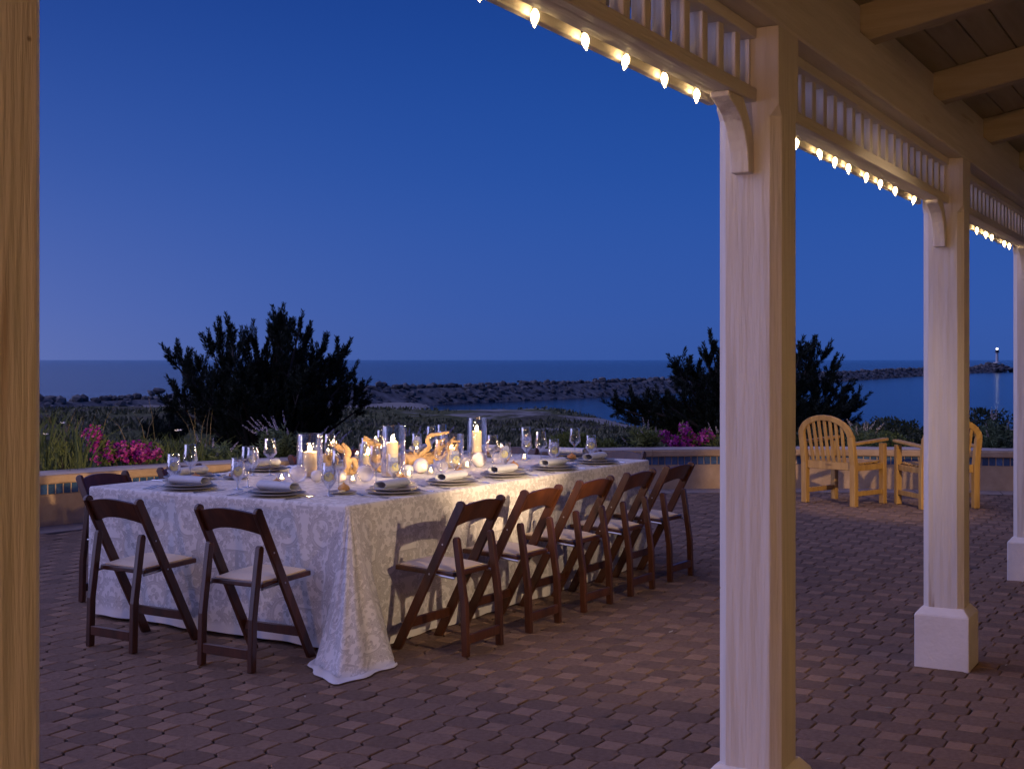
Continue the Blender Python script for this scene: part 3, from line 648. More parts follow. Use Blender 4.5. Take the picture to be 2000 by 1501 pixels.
for i, d in enumerate(PO):
    if i == 0:
        p_ = mb.build('post', m_pv, porch, bevel=.003); q_ = pl.build('plinth', m_pp, p_, bevel=.005, bseg=2); b1 = br1.build('bracket', m_pv, p_, bevel=.003); b2 = br2.build('bracket', m_pv, p_, bevel=.003)
        b1.location = b2.location = (0, .01, 0); p0_ = p_
    else: p_ = copy_tree(p0_, porch)
    p_.location = (d, YC, 0)
spans = [(-2.0, PO[0]-hs)]+[(PO[i]+hs, PO[i+1]-hs) for i in range(4)]
for a, b in spans:
    MB().box(a+.001, b-.001, 1.236, 1.320, 2.228, 2.268).build('lower_rail', m_pd, porch, bevel=.003)
    MB().box(a+.001, b-.001, 1.365, 1.388, 2.232, 2.33).build('outer_fascia', m_pd, porch, bevel=.002); MB().box(a+.001, b-.001, 1.3205, 1.3645, 2.272, 2.29).build('soffit_strip', m_pd, porch)
    MB().box(a+.001, b-.001, 1.236, 1.338, 2.412, 2.446).build('upper_rail', m_pd, porch, bevel=.003)
bal = MB().box(-.019, .019, -.019, .019, 2.2665, 2.4135); bo = None
for a, b in spans:
    nb_ = int((b-a)/.1285); st = (b-a-(nb_-1)*.1285)/2
    for k in range(nb_):
        if bo is None: bo = o = bal.build('baluster', m_pv, porch, bevel=.0025)
        else: o = link('baluster', bo.data, porch, bevel=.0025)
        o.location = (a+st+k*.1285, 1.281+rng.normal(0, .0012), 0); o.rotation_euler = (0, 0, rng.normal(0, .012))
    for q in (a, b): MB().box(min(q, q+(.012 if q == a else -.012)), max(q, q+(.012 if q == a else -.012)), 1.255, 1.315, 2.269, 2.411).build('end_cleat', m_pv, porch)
MB().box(-2.2, 13.6, 1.168, 1.362, 2.4465, 2.626).build('beam', m_pd, porch, bevel=.006)
sl_ = .2; rb = lambda y: 2.627+(1.166-y)*sl_
raf = MB().add([(x, y, rb(y)+dz) for x in (0, .09) for y, dz in ((1.75, 0), (1.75, .138), (-1.6, .138), (-1.6, 0))], [(0, 1, 2, 3), (7, 6, 5, 4), (0, 4, 5, 1), (1, 5, 6, 2), (2, 6, 7, 3), (3, 7, 4, 0)])
ro = None
for k in range(-5, 7):
    d = 4.713+1.273*k
    if ro is None: ro = o = raf.build('rafter', m_pn, porch, bevel=.004)
    else: o = link('rafter', ro.data, porch, bevel=.004)
    o.location = (d, 0, 0)
    MB().box(d+.0905, d+1.2725, 1.206, 1.244, 2.6265, rb(1.24)+.137).build('blocking', m_pd, porch)
n_ = -1.712; k = 0
while n_ < 1.55:
    y0, y1 = -n_-.003, -n_-.1195
    MB().add([(x, y, rb(y)+.1385+dz) for x in (-2.2, 13.6) for y in (y0, y1) for dz in (0, .018)], [(0, 1, 3, 2), (4, 6, 7, 5), (0, 2, 6, 4), (1, 5, 7, 3), (0, 4, 5, 1), (2, 3, 7, 6)]).build('ceiling_board', m_ceil, porch, bevel=.003)
    n_ += .1219
MB().add([(x, y, rb(y)+.163) for x in (-2.3, 13.7) for y in (1.8, -1.62)], [(0, 1, 3, 2)]).build('roof_deck', M('roof', (.05, .045, .04), rough=.9), porch)
# house wall behind the porch (outside the frame) with its lanterns
house = empty('house'); house.rotation_euler = (0, 0, TH); tag(house, 'stucco house wall running along the back of the porch', 'house')
MB().box(-7, 14, -1.9, -1.63, -.02, 3.35).build('wall', M('stucco', (.22, .16, .085), (.27, .20, .11), 5, .85, .3, 60), house)
# eave corner beyond the farthest post
ev = empty('eave_end', PW(10.6, -1.47, 2.28), TH); tag(ev, 'brown timber eave end showing beside the farthest post under the bulbs', 'beam')
MB().prism([(-.10, .0), (.25, -.03), (.25, .12), (-.10, .12)], -.05, .05, 'y').build('rafter_tail', M('brown_timber', (.16, .08, .035), (.24, .12, .05), 3, .6, stretch=(1, 12, 12)), ev, bevel=.004)
MB().box(-.11, .25, -.056, .056, .121, .14).build('flashing', M('flashing', (.10, .06, .04), rough=.5), ev)

m_black = M('black_metal', (.012, .011, .010), rough=.45, metal=.6)
m_lglass = thin_glass('lantern_glass', (.98, .95, .88))
def lantern(d, n, z, watts, label, col):
    root = empty('wall_lantern', PW(d, n, z), TH); tag(root, label, 'lantern')
    # local y points out to sea, the wall is at negative y
    MB().box(-.06, .06, -(1.629-n), -(1.605-n), -.16, .16).build('backplate', m_black, root, bevel=.004)
    MB().tube([(0, -(1.6-n), .10), (0, -.12, .22), (0, -.03, .20), (0, 0, .14)], .010, 8).build('arm', m_black, root, smooth=50)
    MB().lathe([(0, .14), (.03, .135), (.16, .012), (.165, .0), (.158, .002), (.03, .125), (0, .128)], 24).build('hood', m_black, root, smooth=40)
    MB().lathe([(.075, .06), (.085, -.02), (.06, -.12), (0, -.125)], 16).build('glass', m_lglass, root, smooth=50)
    MB().lathe([(0, -.045), (.028, -.03), (.034, 0), (.02, .035), (.014, .07), (0, .07)], 14).build('bulb', glow('lantern_bulb', col, 20), root, smooth=60)
    l = bpy.data.lights.new('lantern_light', 'POINT'); l.energy = watts; l.color = col; l.shadow_soft_size = .05
    lo = bpy.data.objects.new('lantern_light', l); COL.objects.link(lo); lo.parent = root; lo.location = (0, 0, -.008)
    return root
lantern(5.6, 1.30, 1.95, 78, 'black hooded lantern on the house wall midway along the porch', (1.0, .60, .20))
lantern(1.9, 1.30, 1.95, 55, 'black hooded lantern on the house wall opposite the left-hand post', (1.0, .60, .20))
def added_fill_lamp(d, n, h, watts, label, col):  # unseen fill light added behind the camera, shaped as a lamp post
    root = empty('added_fill_lamp', PW(d, n, 0), TH); tag(root, label, 'added fill lamp')
    MB().lathe([(0, 0), (.11, 0), (.11, .03), (.05, .08), (.035, .2), (.030, h-.25), (.05, h-.22), (.06, h-.17), (0, h-.17)], 16).build('post', m_black, root, smooth=40)
    MB().lathe([(.05, -.17), (.12, -.11), (.16, 0), (.12, .11), (.05, .16)], 20).build('globe', m_lglass, root, smooth=60).location = (0, 0, h)
    MB().lathe([(.06, .158), (.07, .165), (.03, .2), (0, .24)], 12).build('finial', m_black, root, smooth=40).location = (0, 0, h)
    MB().lathe([(0, -.16), (.03, -.13), (.05, -.06), (.045, .0), (0, .03)], 14).build('bulb', glow('lamp_bulb', col, 15), root, smooth=60).location = (0, 0, h)
    l = bpy.data.lights.new('lamp_light', 'POINT'); l.energy = watts; l.color = col; l.shadow_soft_size = .14
    lo = bpy.data.objects.new('lamp_light', l); COL.objects.link(lo); lo.parent = root; lo.location = (0, 0, h)
added_fill_lamp(-3.6, -.50, 1.75, 340, 'unseen added fill lamp shaped as a globe lamp post behind the left-hand post', (1.0, .54, .27))
def spot(d, n, z, aim, watts, ang, blend, label, col):  # unseen spotlights added to light table, armchairs and planter; their mounts are made up
    root = empty('added_spotlight', PW(d, n, z)); tag(root, label, 'spotlight'); dv = (Vector(aim)-PW(d, n, z)).normalized(); q = dv.to_track_quat('-Z', 'Y'); R_ = q.to_matrix().to_4x4()
    MB().lathe([(.045, -.02), (.048, .03), (.048, .12), (.035, .15), (0, .15)], 20, R_).build('housing', m_black, root, smooth=40)
    MB().lathe([(0, .0), (.044, .0)], 20, R_).build('lens', glow('spot_lens', col, 12), root)
    zc = rb(-n)-z; wl = PW(0, 1.63-n, 0)
    MB().tube([tuple(R_ @ Vector((0, 0, .13)))]+([tuple(wl*.8), tuple(wl)] if n > 1 else [(0, 0, zc*.5), (0, 0, zc)]), .010, 8).build('stem', m_black, root)
    l = bpy.data.lights.new('spot_light', 'SPOT'); l.energy = watts; l.color = col; l.shadow_soft_size = .05; l.spot_size = radians(ang); l.spot_blend = blend
    lo = bpy.data.objects.new('spot_light', l); COL.objects.link(lo); lo.parent = root; lo.location = dv*.03; lo.rotation_mode = 'QUATERNION'; lo.rotation_quaternion = q
spot(3.95, 1.25, 2.30, TW(1.55, .40, .40), 470, 40, .9, 'unseen added spotlight aimed at the long table', (1.0, .72, .45))
spot(8.0, .2, 2.5, (3.7, 13.5, .5), 900, 24, .6, 'unseen added spotlight aimed at the teak armchairs', (1.0, .70, .40))
spot(4.25, 1.25, 1.85, (-3.3, 12.4, .45), 2700, 17, .7, 'unseen added spotlight aimed over the table at the planter', (1.0, .70, .42))
# string of bulbs
m_bulb = glow('bulb_glow', (1.0, .66, .28), 42); m_clear = thin_glass('bulb_glass')
m_cord = M('cord', (.02, .018, .012), rough=.6)
strg = empty('string_lights'); strg.rotation_euler = (0, 0, TH); tag(strg, 'string of clear teardrop bulbs along the lower rail of the porch frieze', 'string lights')
bd = [1.15, 1.40, 1.64, 1.88, 2.10]+[d*1.0508 for d in (2.158, 2.38, 2.611, 2.84, 3.069, 3.296, 4.191, 4.445, 4.652, 4.833, 5.104, 5.325, 5.573, 5.944, 7.501, 7.778, 7.985, 8.22, 8.43, 8.63)]
cp = []
for a, b in zip(bd[:-1], bd[1:]):
    cp += [(a, 1.347, 2.258), ((a+b)/2, 1.350, 2.252-.005*((a*7) % 1))]
cp.append((bd[-1], 1.347, 2.258))
MB().tube(cp, .0022, 5).build('cord', m_cord, strg)
bl = MB().lathe([(.0, -.046), (.004, -.043), (.010, -.033), (.0138, -.02), (.0135, -.010), (.010, .0), (.006, .004), (0, .004)], 14)
sk = MB().lathe([(0, .003), (.0085, .003), (.0085, .018), (.006, .02), (0, .02)], 10); bo = so_ = fo = None
fl_ = MB().lathe([(0, -.036), (.005, -.031), (.0098, -.02), (.0098, -.012), (.006, -.004), (0, -.001)], 12)
for k, d in enumerate(bd):
    unlit = abs(d-8.22*1.0508) < .01
    if bo is None: bo = o = bl.build('bulb', m_clear, strg, smooth=60)
    else: o = link('bulb', bo.data, strg)
    o.location = (d, 1.345, 2.241); o.scale = (.9, .9, .9); o.rotation_euler = (rng.normal(0, .10), rng.normal(0, .10), 0)
    if not unlit:
        if fo is None: fo = fl_.build('filament', m_bulb, o, smooth=60)
        else: link('filament', fo.data, o)
    if so_ is None: so_ = s_ = sk.build('socket', m_cord, o, smooth=40)
    else: s_ = link('socket', so_.data, o)

# ------------------------------------------------------------------ table and cloth
def damask(n=1024):
    A = np.zeros((n, n), np.float32); E_ = np.zeros((n, n), np.float32); r = np.random.default_rng(5)
    yy, xx = np.mgrid[0:n, 0:n]
    def disc_(x, y, rad, val=1.0, arr=A):
        x0, x1, y0, y1 = int(x-rad-2), int(x+rad+3), int(y-rad-2), int(y+rad+3)
        ix = np.arange(x0, x1) % n; iy = np.arange(y0, y1) % n
        d = np.sqrt((np.arange(x0, x1)[None, :]-x)**2+(np.arange(y0, y1)[:, None]-y)**2)
        m = np.clip(rad-d+.5, 0, 1)*val; sub = arr[np.ix_(iy, ix)]; arr[np.ix_(iy, ix)] = np.maximum(sub, m)
    def stroke(pts, r0, r1, val=1.0, arr=A):
        pts = np.array(pts, float); seg = np.r_[0, np.cumsum(np.hypot(*np.diff(pts, axis=0).T))]; k = max(2, int(seg[-1]/max(1.2, min(r0, r1)*.5))); s = np.linspace(0, seg[-1], k)
        X = np.interp(s, seg, pts[:, 0]); Y = np.interp(s, seg, pts[:, 1]); R_ = np.linspace(r0, r1, k)
        for a, b, c_ in zip(X, Y, R_): disc_(a, b, c_, val, arr)
    def leaf(x, y, ang, ln, wd, val=.85):
        t_ = np.linspace(0, 1, 14); cx = x+np.cos(ang+.5*t_)*ln*t_; cy = y+np.sin(ang+.5*t_)*ln*t_
        for a, b, k in zip(cx, cy, t_): disc_(a, b, wd*np.sin(pi*(.08+.9*k)), val)
        stroke(np.c_[cx, cy][1:-2], 1.0, .7, 1.0, E_)
    def scroll(x, y, r0, a0_, turns, sgn, w0):
        t_ = np.linspace(0, 1, 60); a = a0_+sgn*t_*turns*2*pi; rad = r0*(1-t_)**.8+4
        P = np.c_[x+np.cos(a)*rad, y+np.sin(a)*rad]; stroke(P, w0, w0*.35, .8)
        for k in range(1, 46, 4):
            leaf(P[k, 0], P[k, 1], a[k]+sgn*(.75), r0*.46*(1-t_[k]*.6), r0*.10, .6+.3*((k//4) % 2))
            if k % 8 == 1: leaf(P[k, 0], P[k, 1], a[k]-sgn*.35+0*k, r0*.5*(1-t_[k]*.5), r0*.085, .7)
        stroke(P[2:50], 1.3, .9, 1.0, E_); stroke(P[2:50]+np.array((w0*.45, w0*.2)), .9, .7, 1.0, E_)
        disc_(P[-1, 0], P[-1, 1], w0*.9); 
        for k in range(0, 50, 7): disc_(x+np.cos(a[k])*(rad[k]+w0+5), y+np.sin(a[k])*(rad[k]+w0+5), 3.2, .7)
    def flower(x, y, s):
        for k in range(8): leaf(x+np.cos(k*pi/4)*s*.15, y+np.sin(k*pi/4)*s*.15, k*pi/4-.25, s, s*.2, .75)
        disc_(x, y, s*.24, 1); stroke([(x+np.cos(k)*s*.3, y+np.sin(k)*s*.3) for k in np.linspace(0, 2*pi, 20)], 1, 1, 1, E_)
    h = n//2
    scroll(130, 150, 100, 1.2, 1.4, 1, 13); scroll(330, 330, 120, 4.0, 1.5, -1, 15); scroll(120, 420, 80, 5.5, 1.3, 1, 10); scroll(390, 110, 85, 2.2, 1.35, -1, 11)
    scroll(150, 640, 110, 0.5, 1.4, -1, 13); scroll(380, 560, 75, 3.3, 1.3, 1, 10); scroll(330, 800, 125, 5.0, 1.5, 1, 15); scroll(110, 880, 90, 2.0, 1.4, -1, 11)
    for x, y, s in ((250, 200, 46), (60, 290, 38), (440, 230, 34), (240, 480, 50), (470, 420, 36), (60, 540, 32), (250, 700, 40), (470, 690, 42), (60, 760, 34), (220, 950, 44), (450, 960, 40)): flower(x, y, s)
    for k in range(420):
        x, y = r.uniform(10, h-10), r.uniform(0, n)
        if A[int(y) % n, int(x)] < .05:
            an = r.uniform(0, 6.28); l_ = r.uniform(20, 44)
            for da in (-.7, 0, .7): leaf(x, y, an+da, l_*(1 if da == 0 else .7), r.uniform(4, 7), .75)
    for k in range(160):
        x, y = r.uniform(5, h-5), r.uniform(0, n)
        if A[int(y) % n, int(x)] < .05: disc_(x, y, r.uniform(2, 5), .6)
    for (x0, y0, w_, h_) in ((h-90, 300, 90, 14), (h-14, 300, 14, 150), (h-90, 440, 90, 14), (0, 580, 70, 12), (58, 580, 12, 90), (0, 20, 60, 12), (h-60, 870, 60, 12), (h-60, 780, 12, 100)): A[y0:y0+h_, x0:x0+w_] = np.maximum(A[y0:y0+h_, x0:x0+w_], .8)
    A[:, h:] = A[:, :h][:, ::-1]; E_[:, h:] = E_[:, :h][:, ::-1]
    g_ = np.abs(A-np.roll(A, 3, 0))+np.abs(A-np.roll(A, 3, 1)); Z = np.clip(A*.80+np.clip(g_, 0, 1)*.28-E_*.45, 0, 1)
    return Z
def cloth_mat():
    n = 1024; Z = damask(n); img = bpy.data.images.new('damask_weave', n, n, float_buffer=False); px = np.ones((n, n, 4), np.float32)
    px[..., 0] = px[..., 1] = px[..., 2] = Z; img.colorspace_settings.name = 'Non-Color'; img.pixels.foreach_set(px.ravel()); img.pack()
    m, t, p = new_mat('damask_cloth'); L = t.links.new
    uv = t.nodes.new('ShaderNodeUVMap'); ti = t.nodes.new('ShaderNodeTexImage'); ti.image = img; L(uv.outputs[0], ti.inputs[0])
    pl_ = t.nodes.new('ShaderNodeAttribute'); pl_.attribute_name = 'plain'
    mu = t.nodes.new('ShaderNodeMath'); mu.operation = 'MULTIPLY'; L(ti.outputs[0], mu.inputs[0]); L(pl_.outputs['Fac'], mu.inputs[1])
    mx = t.nodes.new('ShaderNodeMix'); mx.data_type = 'RGBA'; L(mu.outputs[0], mx.inputs[0]); mx.inputs[6].default_value = (.66, .635, .63, 1); mx.inputs[7].default_value = (.345, .325, .325, 1)
    L(mx.outputs[2], p.inputs['Base Color']); p.inputs['Roughness'].default_value = .75; p.inputs['Sheen Weight'].default_value = .15; p.inputs['Specular IOR Level'].default_value = .25
    n1 = t.nodes.new('ShaderNodeTexNoise'); n1.inputs['Scale'].default_value = 2.2; n1.inputs['Detail'].default_value = 4; tcn = t.nodes.new('ShaderNodeTexCoord'); L(tcn.outputs['Object'], n1.inputs['Vector'])
    b = t.nodes.new('ShaderNodeBump'); b.inputs['Strength'].default_value = .35; b.inputs['Distance'].default_value = .03; L(n1.outputs[0], b.inputs['Height']); L(b.outputs[0], p.inputs['Normal'])
    return m
m_cloth = cloth_mat()
tab = empty('banquet_table', C0, TT); tag(tab, 'long banquet table hidden under the patterned cloth', 'table')
m_ply = M('plywood', (.35, .24, .13), (.42, .3, .17), 3, .7)
MB().box(.03, TL-.03, .03, TWd-.03, .722, .744).build('tabletop', m_ply, tab)
for a in (.15, TL/2, TL-.15):
    for b in (.3, TWd-.3): MB().tube([(a, b, 0), (a, b, .722)], .016, 8).build('leg', m_black, tab)
# perimeter of the cloth
per = []    # (x, y, nx, ny, s, flap)
st = .022; s_acc = 0; rr = .03
def side(p0, p1, nrm, f0=None, f1=None):
    global s_acc
    Ln = (Vector(p1)-Vector(p0)).length; k = int(Ln/st)
    for i in range(k+1):
        q = Vector(p0).lerp(Vector(p1), i/k); fl = 0
        if f0: fl = .62*exp(-(i/k*Ln/.17)**2)
        if f1: fl = max(fl, .42*exp(-((1-i/k)*Ln/.085)**2))
        per.append((q.x, q.y, nrm[0], nrm[1], s_acc+i/k*Ln, 0))
    s_acc += Ln
def arc(c, a0_, flap=False):
    global s_acc
    k = 26 if flap else 6
    for i in range(1, k):
        t_ = i/k; a = a0_+t_*pi/2; fl = 0
        if flap: fl = 10+t_
        per.append((c[0]+rr*cos(a), c[1]+rr*sin(a), cos(a), sin(a), s_acc+t_*(.16 if flap else .047), fl))
    s_acc += .16 if flap else .047
side((rr, 0), (TL-rr, 0), (0, -1), f0=True); arc((TL-rr, rr), -pi/2)
side((TL, rr), (TL, TWd-rr), (1, 0)); arc((TL-rr, TWd-rr), 0)
side((TL-rr, TWd), (rr, TWd), (0, 1)); arc((rr, TWd-rr), pi/2)
side((0, TWd-rr), (0, rr), (-1, 0), f1=True); arc((rr, rr), pi, True)
rows = [(.7525, -.016), (.7515, -.006), (.747, -.001), (.738, .0015)]+[(.738-(.738)*(k/22), None) for k in range(1, 23)]
ex = 7; nv = len(per); v = []; uvl = []; pln = []
FPp = [0, .10, .22, .38, .55, .68, .82, .92, 1.0]; FPx = [-.015, -.06, -.15, -.29, -.36, -.26, -.03, .10, .17]; FPy = [.16, .12, .06, -.07, -.24, -.32, -.30, -.18, -.012]
zone = [None]*nv
for i_ in range(nv):
    x, y, nx, ny, s, fl = per[i_]
    if nx == -1 and y < .16: zone[i_] = .15*(1-(y-rr)/(.16-rr))
    elif fl > 5: zone[i_] = .15+.70*(fl-10)
    elif ny == -1 and x < .17: zone[i_] = .85+.15*(x-rr)/(.17-rr)
LZ = max(s for (x, y, nx, ny, s, fl) in per)
for ri in range(len(rows)+ex):
    for i_, (x, y, nx, ny, s, fl) in enumerate(per):
        p_ = zone[i_]; zh = .004 if (ny < -.5 or p_ is not None) else .022
        if ri < len(rows): 
            z, o_ = rows[ri]; t_ = 0; k = 0
            if o_ is None: t_ = (.738-z)/.738; z = .738-(.738-zh)*t_; o_ = .002
        else: t_ = 1; o_ = .002; k = (ri-len(rows)+1)/ex; z = zh+.002
        rip = t_*(.010*sin(s*7.3)+.008*sin(s*13.1+1.7)+.006*sin(s*23+.6))
        inw = -.022*t_ if nx < -.5 else (.004*t_)
        px_, py_ = x+nx*(o_+rip+inw), y+ny*(o_+rip+inw); vv = .7525-z; su = s
        if p_ is not None:
            fx, fy = np.interp(p_, FPp, FPx), np.interp(p_, FPp, FPy); w_ = t_**1.25*(1-.10*sin(pi*t_)); b_ = min(1, p_/.1, (1-p_)/.06)
            if t_ == 0: w_ = 0
            px_, py_ = px_*(1-w_)+fx*w_, py_*(1-w_)+fy*w_
            c_ = t_*(.032*sin(p_*21+.8+1.5*t_)+.014*sin(p_*47+2*t_))*b_; dl = sqrt(fx*fx+fy*fy)+.05; px_ += fx/dl*c_; py_ += fy/dl*c_
            e_ = k*.13*max(0, sin(pi*min(1, max(0, (p_-.12)/.72))))*(1+.25*sin(p_*17)); px_ += fx/dl*e_; py_ += fy/dl*e_
            z += k*0+.012*sin(pi*min(1, k))*(.5+.5*sin(p_*40)) if k else 0
            vv += .30*t_*sin(pi*p_)+e_; su = s+1.05*t_*p_ if p_ < .86 else s+.0
        v.append((px_, py_, z)); uvl.append((su/.95, vv/.95)); hemv = .69 if p_ is None else .69+.30*sin(pi*p_)+.075*sin(pi*p_); pln.append(0.0 if vv > hemv else 1.0)
f = [(ri*nv+i, ri*nv+(i+1) % nv, (ri+1)*nv+(i+1) % nv, (ri+1)*nv+i) for ri in range(len(rows)-1) for i in range(nv)]
f = [tuple(reversed(q)) for q in f]
for ri in range(len(rows)-1, len(rows)+ex-1):
    for i in range(nv):
        j = (i+1) % nv
        if zone[i] is not None and zone[j] is not None and .12 < zone[i] < .84 and .12 < zone[j] < .84: f.append((ri*nv+i, (ri+1)*nv+i, (ri+1)*nv+j, ri*nv+j))
f.append(tuple(range(nv)))
me = bpy.data.meshes.new('tablecloth'); me.from_pydata(v, [], f)
uv = me.uv_layers.new(name='UVMap'); at = me.attributes.new('plain', 'FLOAT', 'POINT')
pa_ = np.array(pln); S_ = np.array([p_[4] for p_ in per]); bandm = np.ones(nv)
for c_ in (.93, 2.62): bandm[(np.abs(S_-c_) < .035) & (S_ < TL)] = .25
for ri in range(4, len(rows)): pa_[ri*nv:(ri+1)*nv] *= bandm
at.data.foreach_set('value', pa_)
for pg in me.polygons:
    top = len(pg.vertices) > 4
    for li in pg.loop_indices:
        vi = me.loops[li].vertex_index; a = uvl[vi]
        if top: a = (v[vi][0]/.95, -v[vi][1]/.95)
        elif vi % nv == 0 and any(me.loops[q].vertex_index % nv == nv-1 for q in pg.loop_indices): a = (s_acc/.95, a[1])
        uv.data[li].uv = a
me.shade_smooth(); me.materials.append(m_cloth)
cl = link('tablecloth', me, loc=C0, rotz=TT); tag(cl, 'pale damask cloth to the floor with one corner puddled on the pavers', 'tablecloth')
# ------------------------------------------------------------------ folding chairs
m_wood = M('mahogany', (.032, .0105, .005), (.088, .028, .0115), 2.2, .32, .06, 6, stretch=(6, 6, 1.1), coat=.15, wood=True, detail=7, c3=(.018, .008, .006), c3scale=1.2, c3lo=.58, c3hi=.78)
m_pad = M('seat_leather', (.66, .51, .34), (.74, .59, .42), 4, .5, .12, 30, c3=(.52, .39, .25), c3scale=2.5, c3lo=.6, c3hi=.8)
m_steel = M('steel', (.55, .54, .52), rough=.28, metal=1)
ch_ = empty('folding_chair')
def stile_y(z): return .405-(.405-.0)*z/.775
for sx in (-1, 1):
    x0, x1 = sorted((sx*.178, sx*.200)); w = .050
    poly = []
    for z in (0, .735): poly.append((stile_y(z)-w*.56, z))
    tp = .778
    for k in range(7):
        a = pi*(1-k/6)*.999; poly.append((stile_y(.752)+cos(a)*w*.54, .752+sin(a)*.026))
    poly += [(stile_y(.735)+w*.56, .735), (stile_y(0)+w*.56, 0)]
    MB().prism(poly, x0, x1, 'x').build('stile', m_wood, ch_, bevel=.004, bseg=2)
    xr = sx*.160; poly = [(-.018, 0), (-.010, .25), (.026, .5), (.038, .572)]+[(.055+.018*cos(pi-k*pi/5), .575+.018*sin(k*pi/5)) for k in range(1, 5)]+[(.073, .572), (.062, .5), (.026, .25), (.018, 0)]
    MB().prism(poly, xr-.015, xr+.015, 'x').build('rear_leg', m_wood, ch_, bevel=.004, bseg=2)
    # brace and bolts
    MB().tube([(sx*.170, .06, .385), (sx*.170, .175, .395)], .0065, 8).build('brace_rod', m_steel, ch_, smooth=40)
    for by, bz in ((stile_y(.555), .555), (stile_y(.40), .40)): MB().lathe([(0, .003), (.004, .002), (.005, 0), (0, 0)], 8, Matrix.Translation((sx*.200, by, bz)) @ Matrix.Rotation(sx*pi/2, 4, 'Y')).build('bolt', m_steel, ch_)
# curved top rail
mb = MB(); v = []; nx_ = 13
for i in range(nx_):
    t_ = i/(nx_-1)*2-1; x = t_*.178; bow = -.020*(1-t_*t_); zt = .752+.020*(1-t_*t_)-.004*abs(t_); zb = .640+.032*(1-t_*t_)
    for z, dy in ((zb, -.010), (zt, -.010), (zt, .010), (zb, .010)): v.append((x, stile_y(z)+bow+dy, z))
f = [(i*4+k, i*4+(k+1) % 4, (i+1)*4+(k+1) % 4, (i+1)*4+k) for i in range(nx_-1) for k in range(4)]+[(3, 2, 1, 0), tuple((nx_-1)*4+k for k in range(4))]
mb.add(v, f).build('top_rail', m_wood, ch_, smooth=35, bevel=.003, bseg=2)
MB().box(-.1445, .1445, -.012, .010, .060, .108).build('rear_stretcher', m_wood, ch_, bevel=.003)
MB().box(-.1775, .1775, stile_y(.137)-.011, stile_y(.137)+.011, .114, .160).build('front_stretcher', m_wood, ch_, bevel=.003)
MB().add([(x, y, z) for z0_, z1_ in ((.394, .420),) for x in (-.168, .168) for y, z in ((.07, z0_-.008), (.07, z1_-.008), (.43, z1_+.006), (.43, z0_+.006))], [(0, 1, 2, 3), (7, 6, 5, 4), (0, 4, 5, 1), (1, 5, 6, 2), (2, 6, 7, 3), (3, 7, 4, 0)]).build('seat_frame', m_wood, ch_, bevel=.006, bseg=2)
mb = MB(); v = []; gx, gy = 13, 13
for j in range(gy):
    for i in range(gx):
        a, b = i/(gx-1)*2-1, j/(gy-1)*2-1; e = max(abs(a), abs(b))
        rx_ = .153*a*(1-.03*b*b*abs(a)**3); zz_ = .426+.014*(b+1)/2-.008+.016*(1-abs(a)**6)*(1-abs(b)**6); v.append((rx_, .252+.165*b*(1-.02*a*a), zz_))
f = [(j*gx+i, j*gx+i+1, (j+1)*gx+i+1, (j+1)*gx+i) for j in range(gy-1) for i in range(gx-1)]
rim = [i for i in range(gx)]+[j*gx+gx-1 for j in range(1, gy)]+[(gy-1)*gx+i for i in range(gx-2, -1, -1)]+[j*gx for j in range(gy-2, 0, -1)]
nb0 = len(v); v += [(v[i][0], v[i][1], v[i][2]-.012) for i in rim]; f += [(rim[(k+1) % len(rim)], rim[k], nb0+k, nb0+(k+1) % len(rim)) for k in range(len(rim))]
mb.add(v, f).build('seat_pad', m_pad, ch_, smooth=50)
chair = Proto(ch_)
ORD = ['first', 'second', 'third', 'fourth', 'fifth']
SIDE = {'R': 'porch side', 'B': 'planter side', 'L': 'near two-seat end', 'E': 'far two-seat end'}
def where(side, i): return f'{ORD[i]} from puddled cloth corner, {SIDE[side]}'
seats = {'R': [(.467, -.50, 0), (1.12, -.48, .01), (1.78, -.466, -.01), (2.39, -.466, 0), (3.01, -.459, .012)],
         'B': [(.48, TWd+.43, pi+.06), (1.14, TWd+.44, pi+.08), (1.85, TWd+.43, pi+.03), (2.45, TWd+.45, pi), (3.05, TWd+.44, pi-.03)],
         'L': [(-.50, .343, -pi/2-.0), (-.50, 1.137, -pi/2-.02)],
         'E': [(TL+.45, .45, pi/2), (TL+.45, 1.40, pi/2)]}
for sd_, lst in seats.items():
    for i, (a, b, yaw) in enumerate(lst):
        chair.put(TW(a, b, 0), TT+yaw+rng.normal(0, .018), 'dark wood folding chair, '+where(sd_, i), 'chair', 'folding chairs round the banquet table')

# ------------------------------------------------------------------ place settings
m_plate = M('stoneware', (.22, .205, .20), (.27, .25, .245), 12, .38, .05, 30)
m_linen = M('linen', (.47, .49, .55), (.53, .55, .61), 60, .85, .12, 220)
m_bread = M('bread_crust', (.30, .12, .03), (.55, .29, .09), 14, .6, .35, 40, c3=(.65, .42, .18), c3scale=9, c3lo=.55, c3hi=.75)
m_butter = M('butter', (.78, .70, .48), rough=.5)
m_silver = M('silver', (.62, .61, .60), rough=.16, metal=1)
m_glass = thin_glass('clear_glass', (.975, .98, .985), .015, 1.5, boost=1.7)
m_thick = thin_glass('stem_glass', (.80, .84, .90), .015, 1.5, boost=2.2)
m_water = thin_glass('iced_water', (.86, .89, .95), .03, 1.33, body=.20, bodyc=(.75, .78, .9))
m_ice = thin_glass('ice', (.85, .88, .95), .08, 1.31, body=.35, bodyc=(.85, .88, .95), boost=2)
m_lem = M('lemon_flesh', (.62, .52, .12), (.80, .70, .28), 40, .5); m_rind = M('lemon_rind', (.62, .48, .03), rough=.5)
def plate_prof(r, h): return [(0, .006), (r*.68, .006), (r*.72, .008), (r*.97, h-.003), (r, h), (r*.985, h+.003), (r*.96, h+.002), (r*.73, .013), (r*.68, .011), (0, .011)]
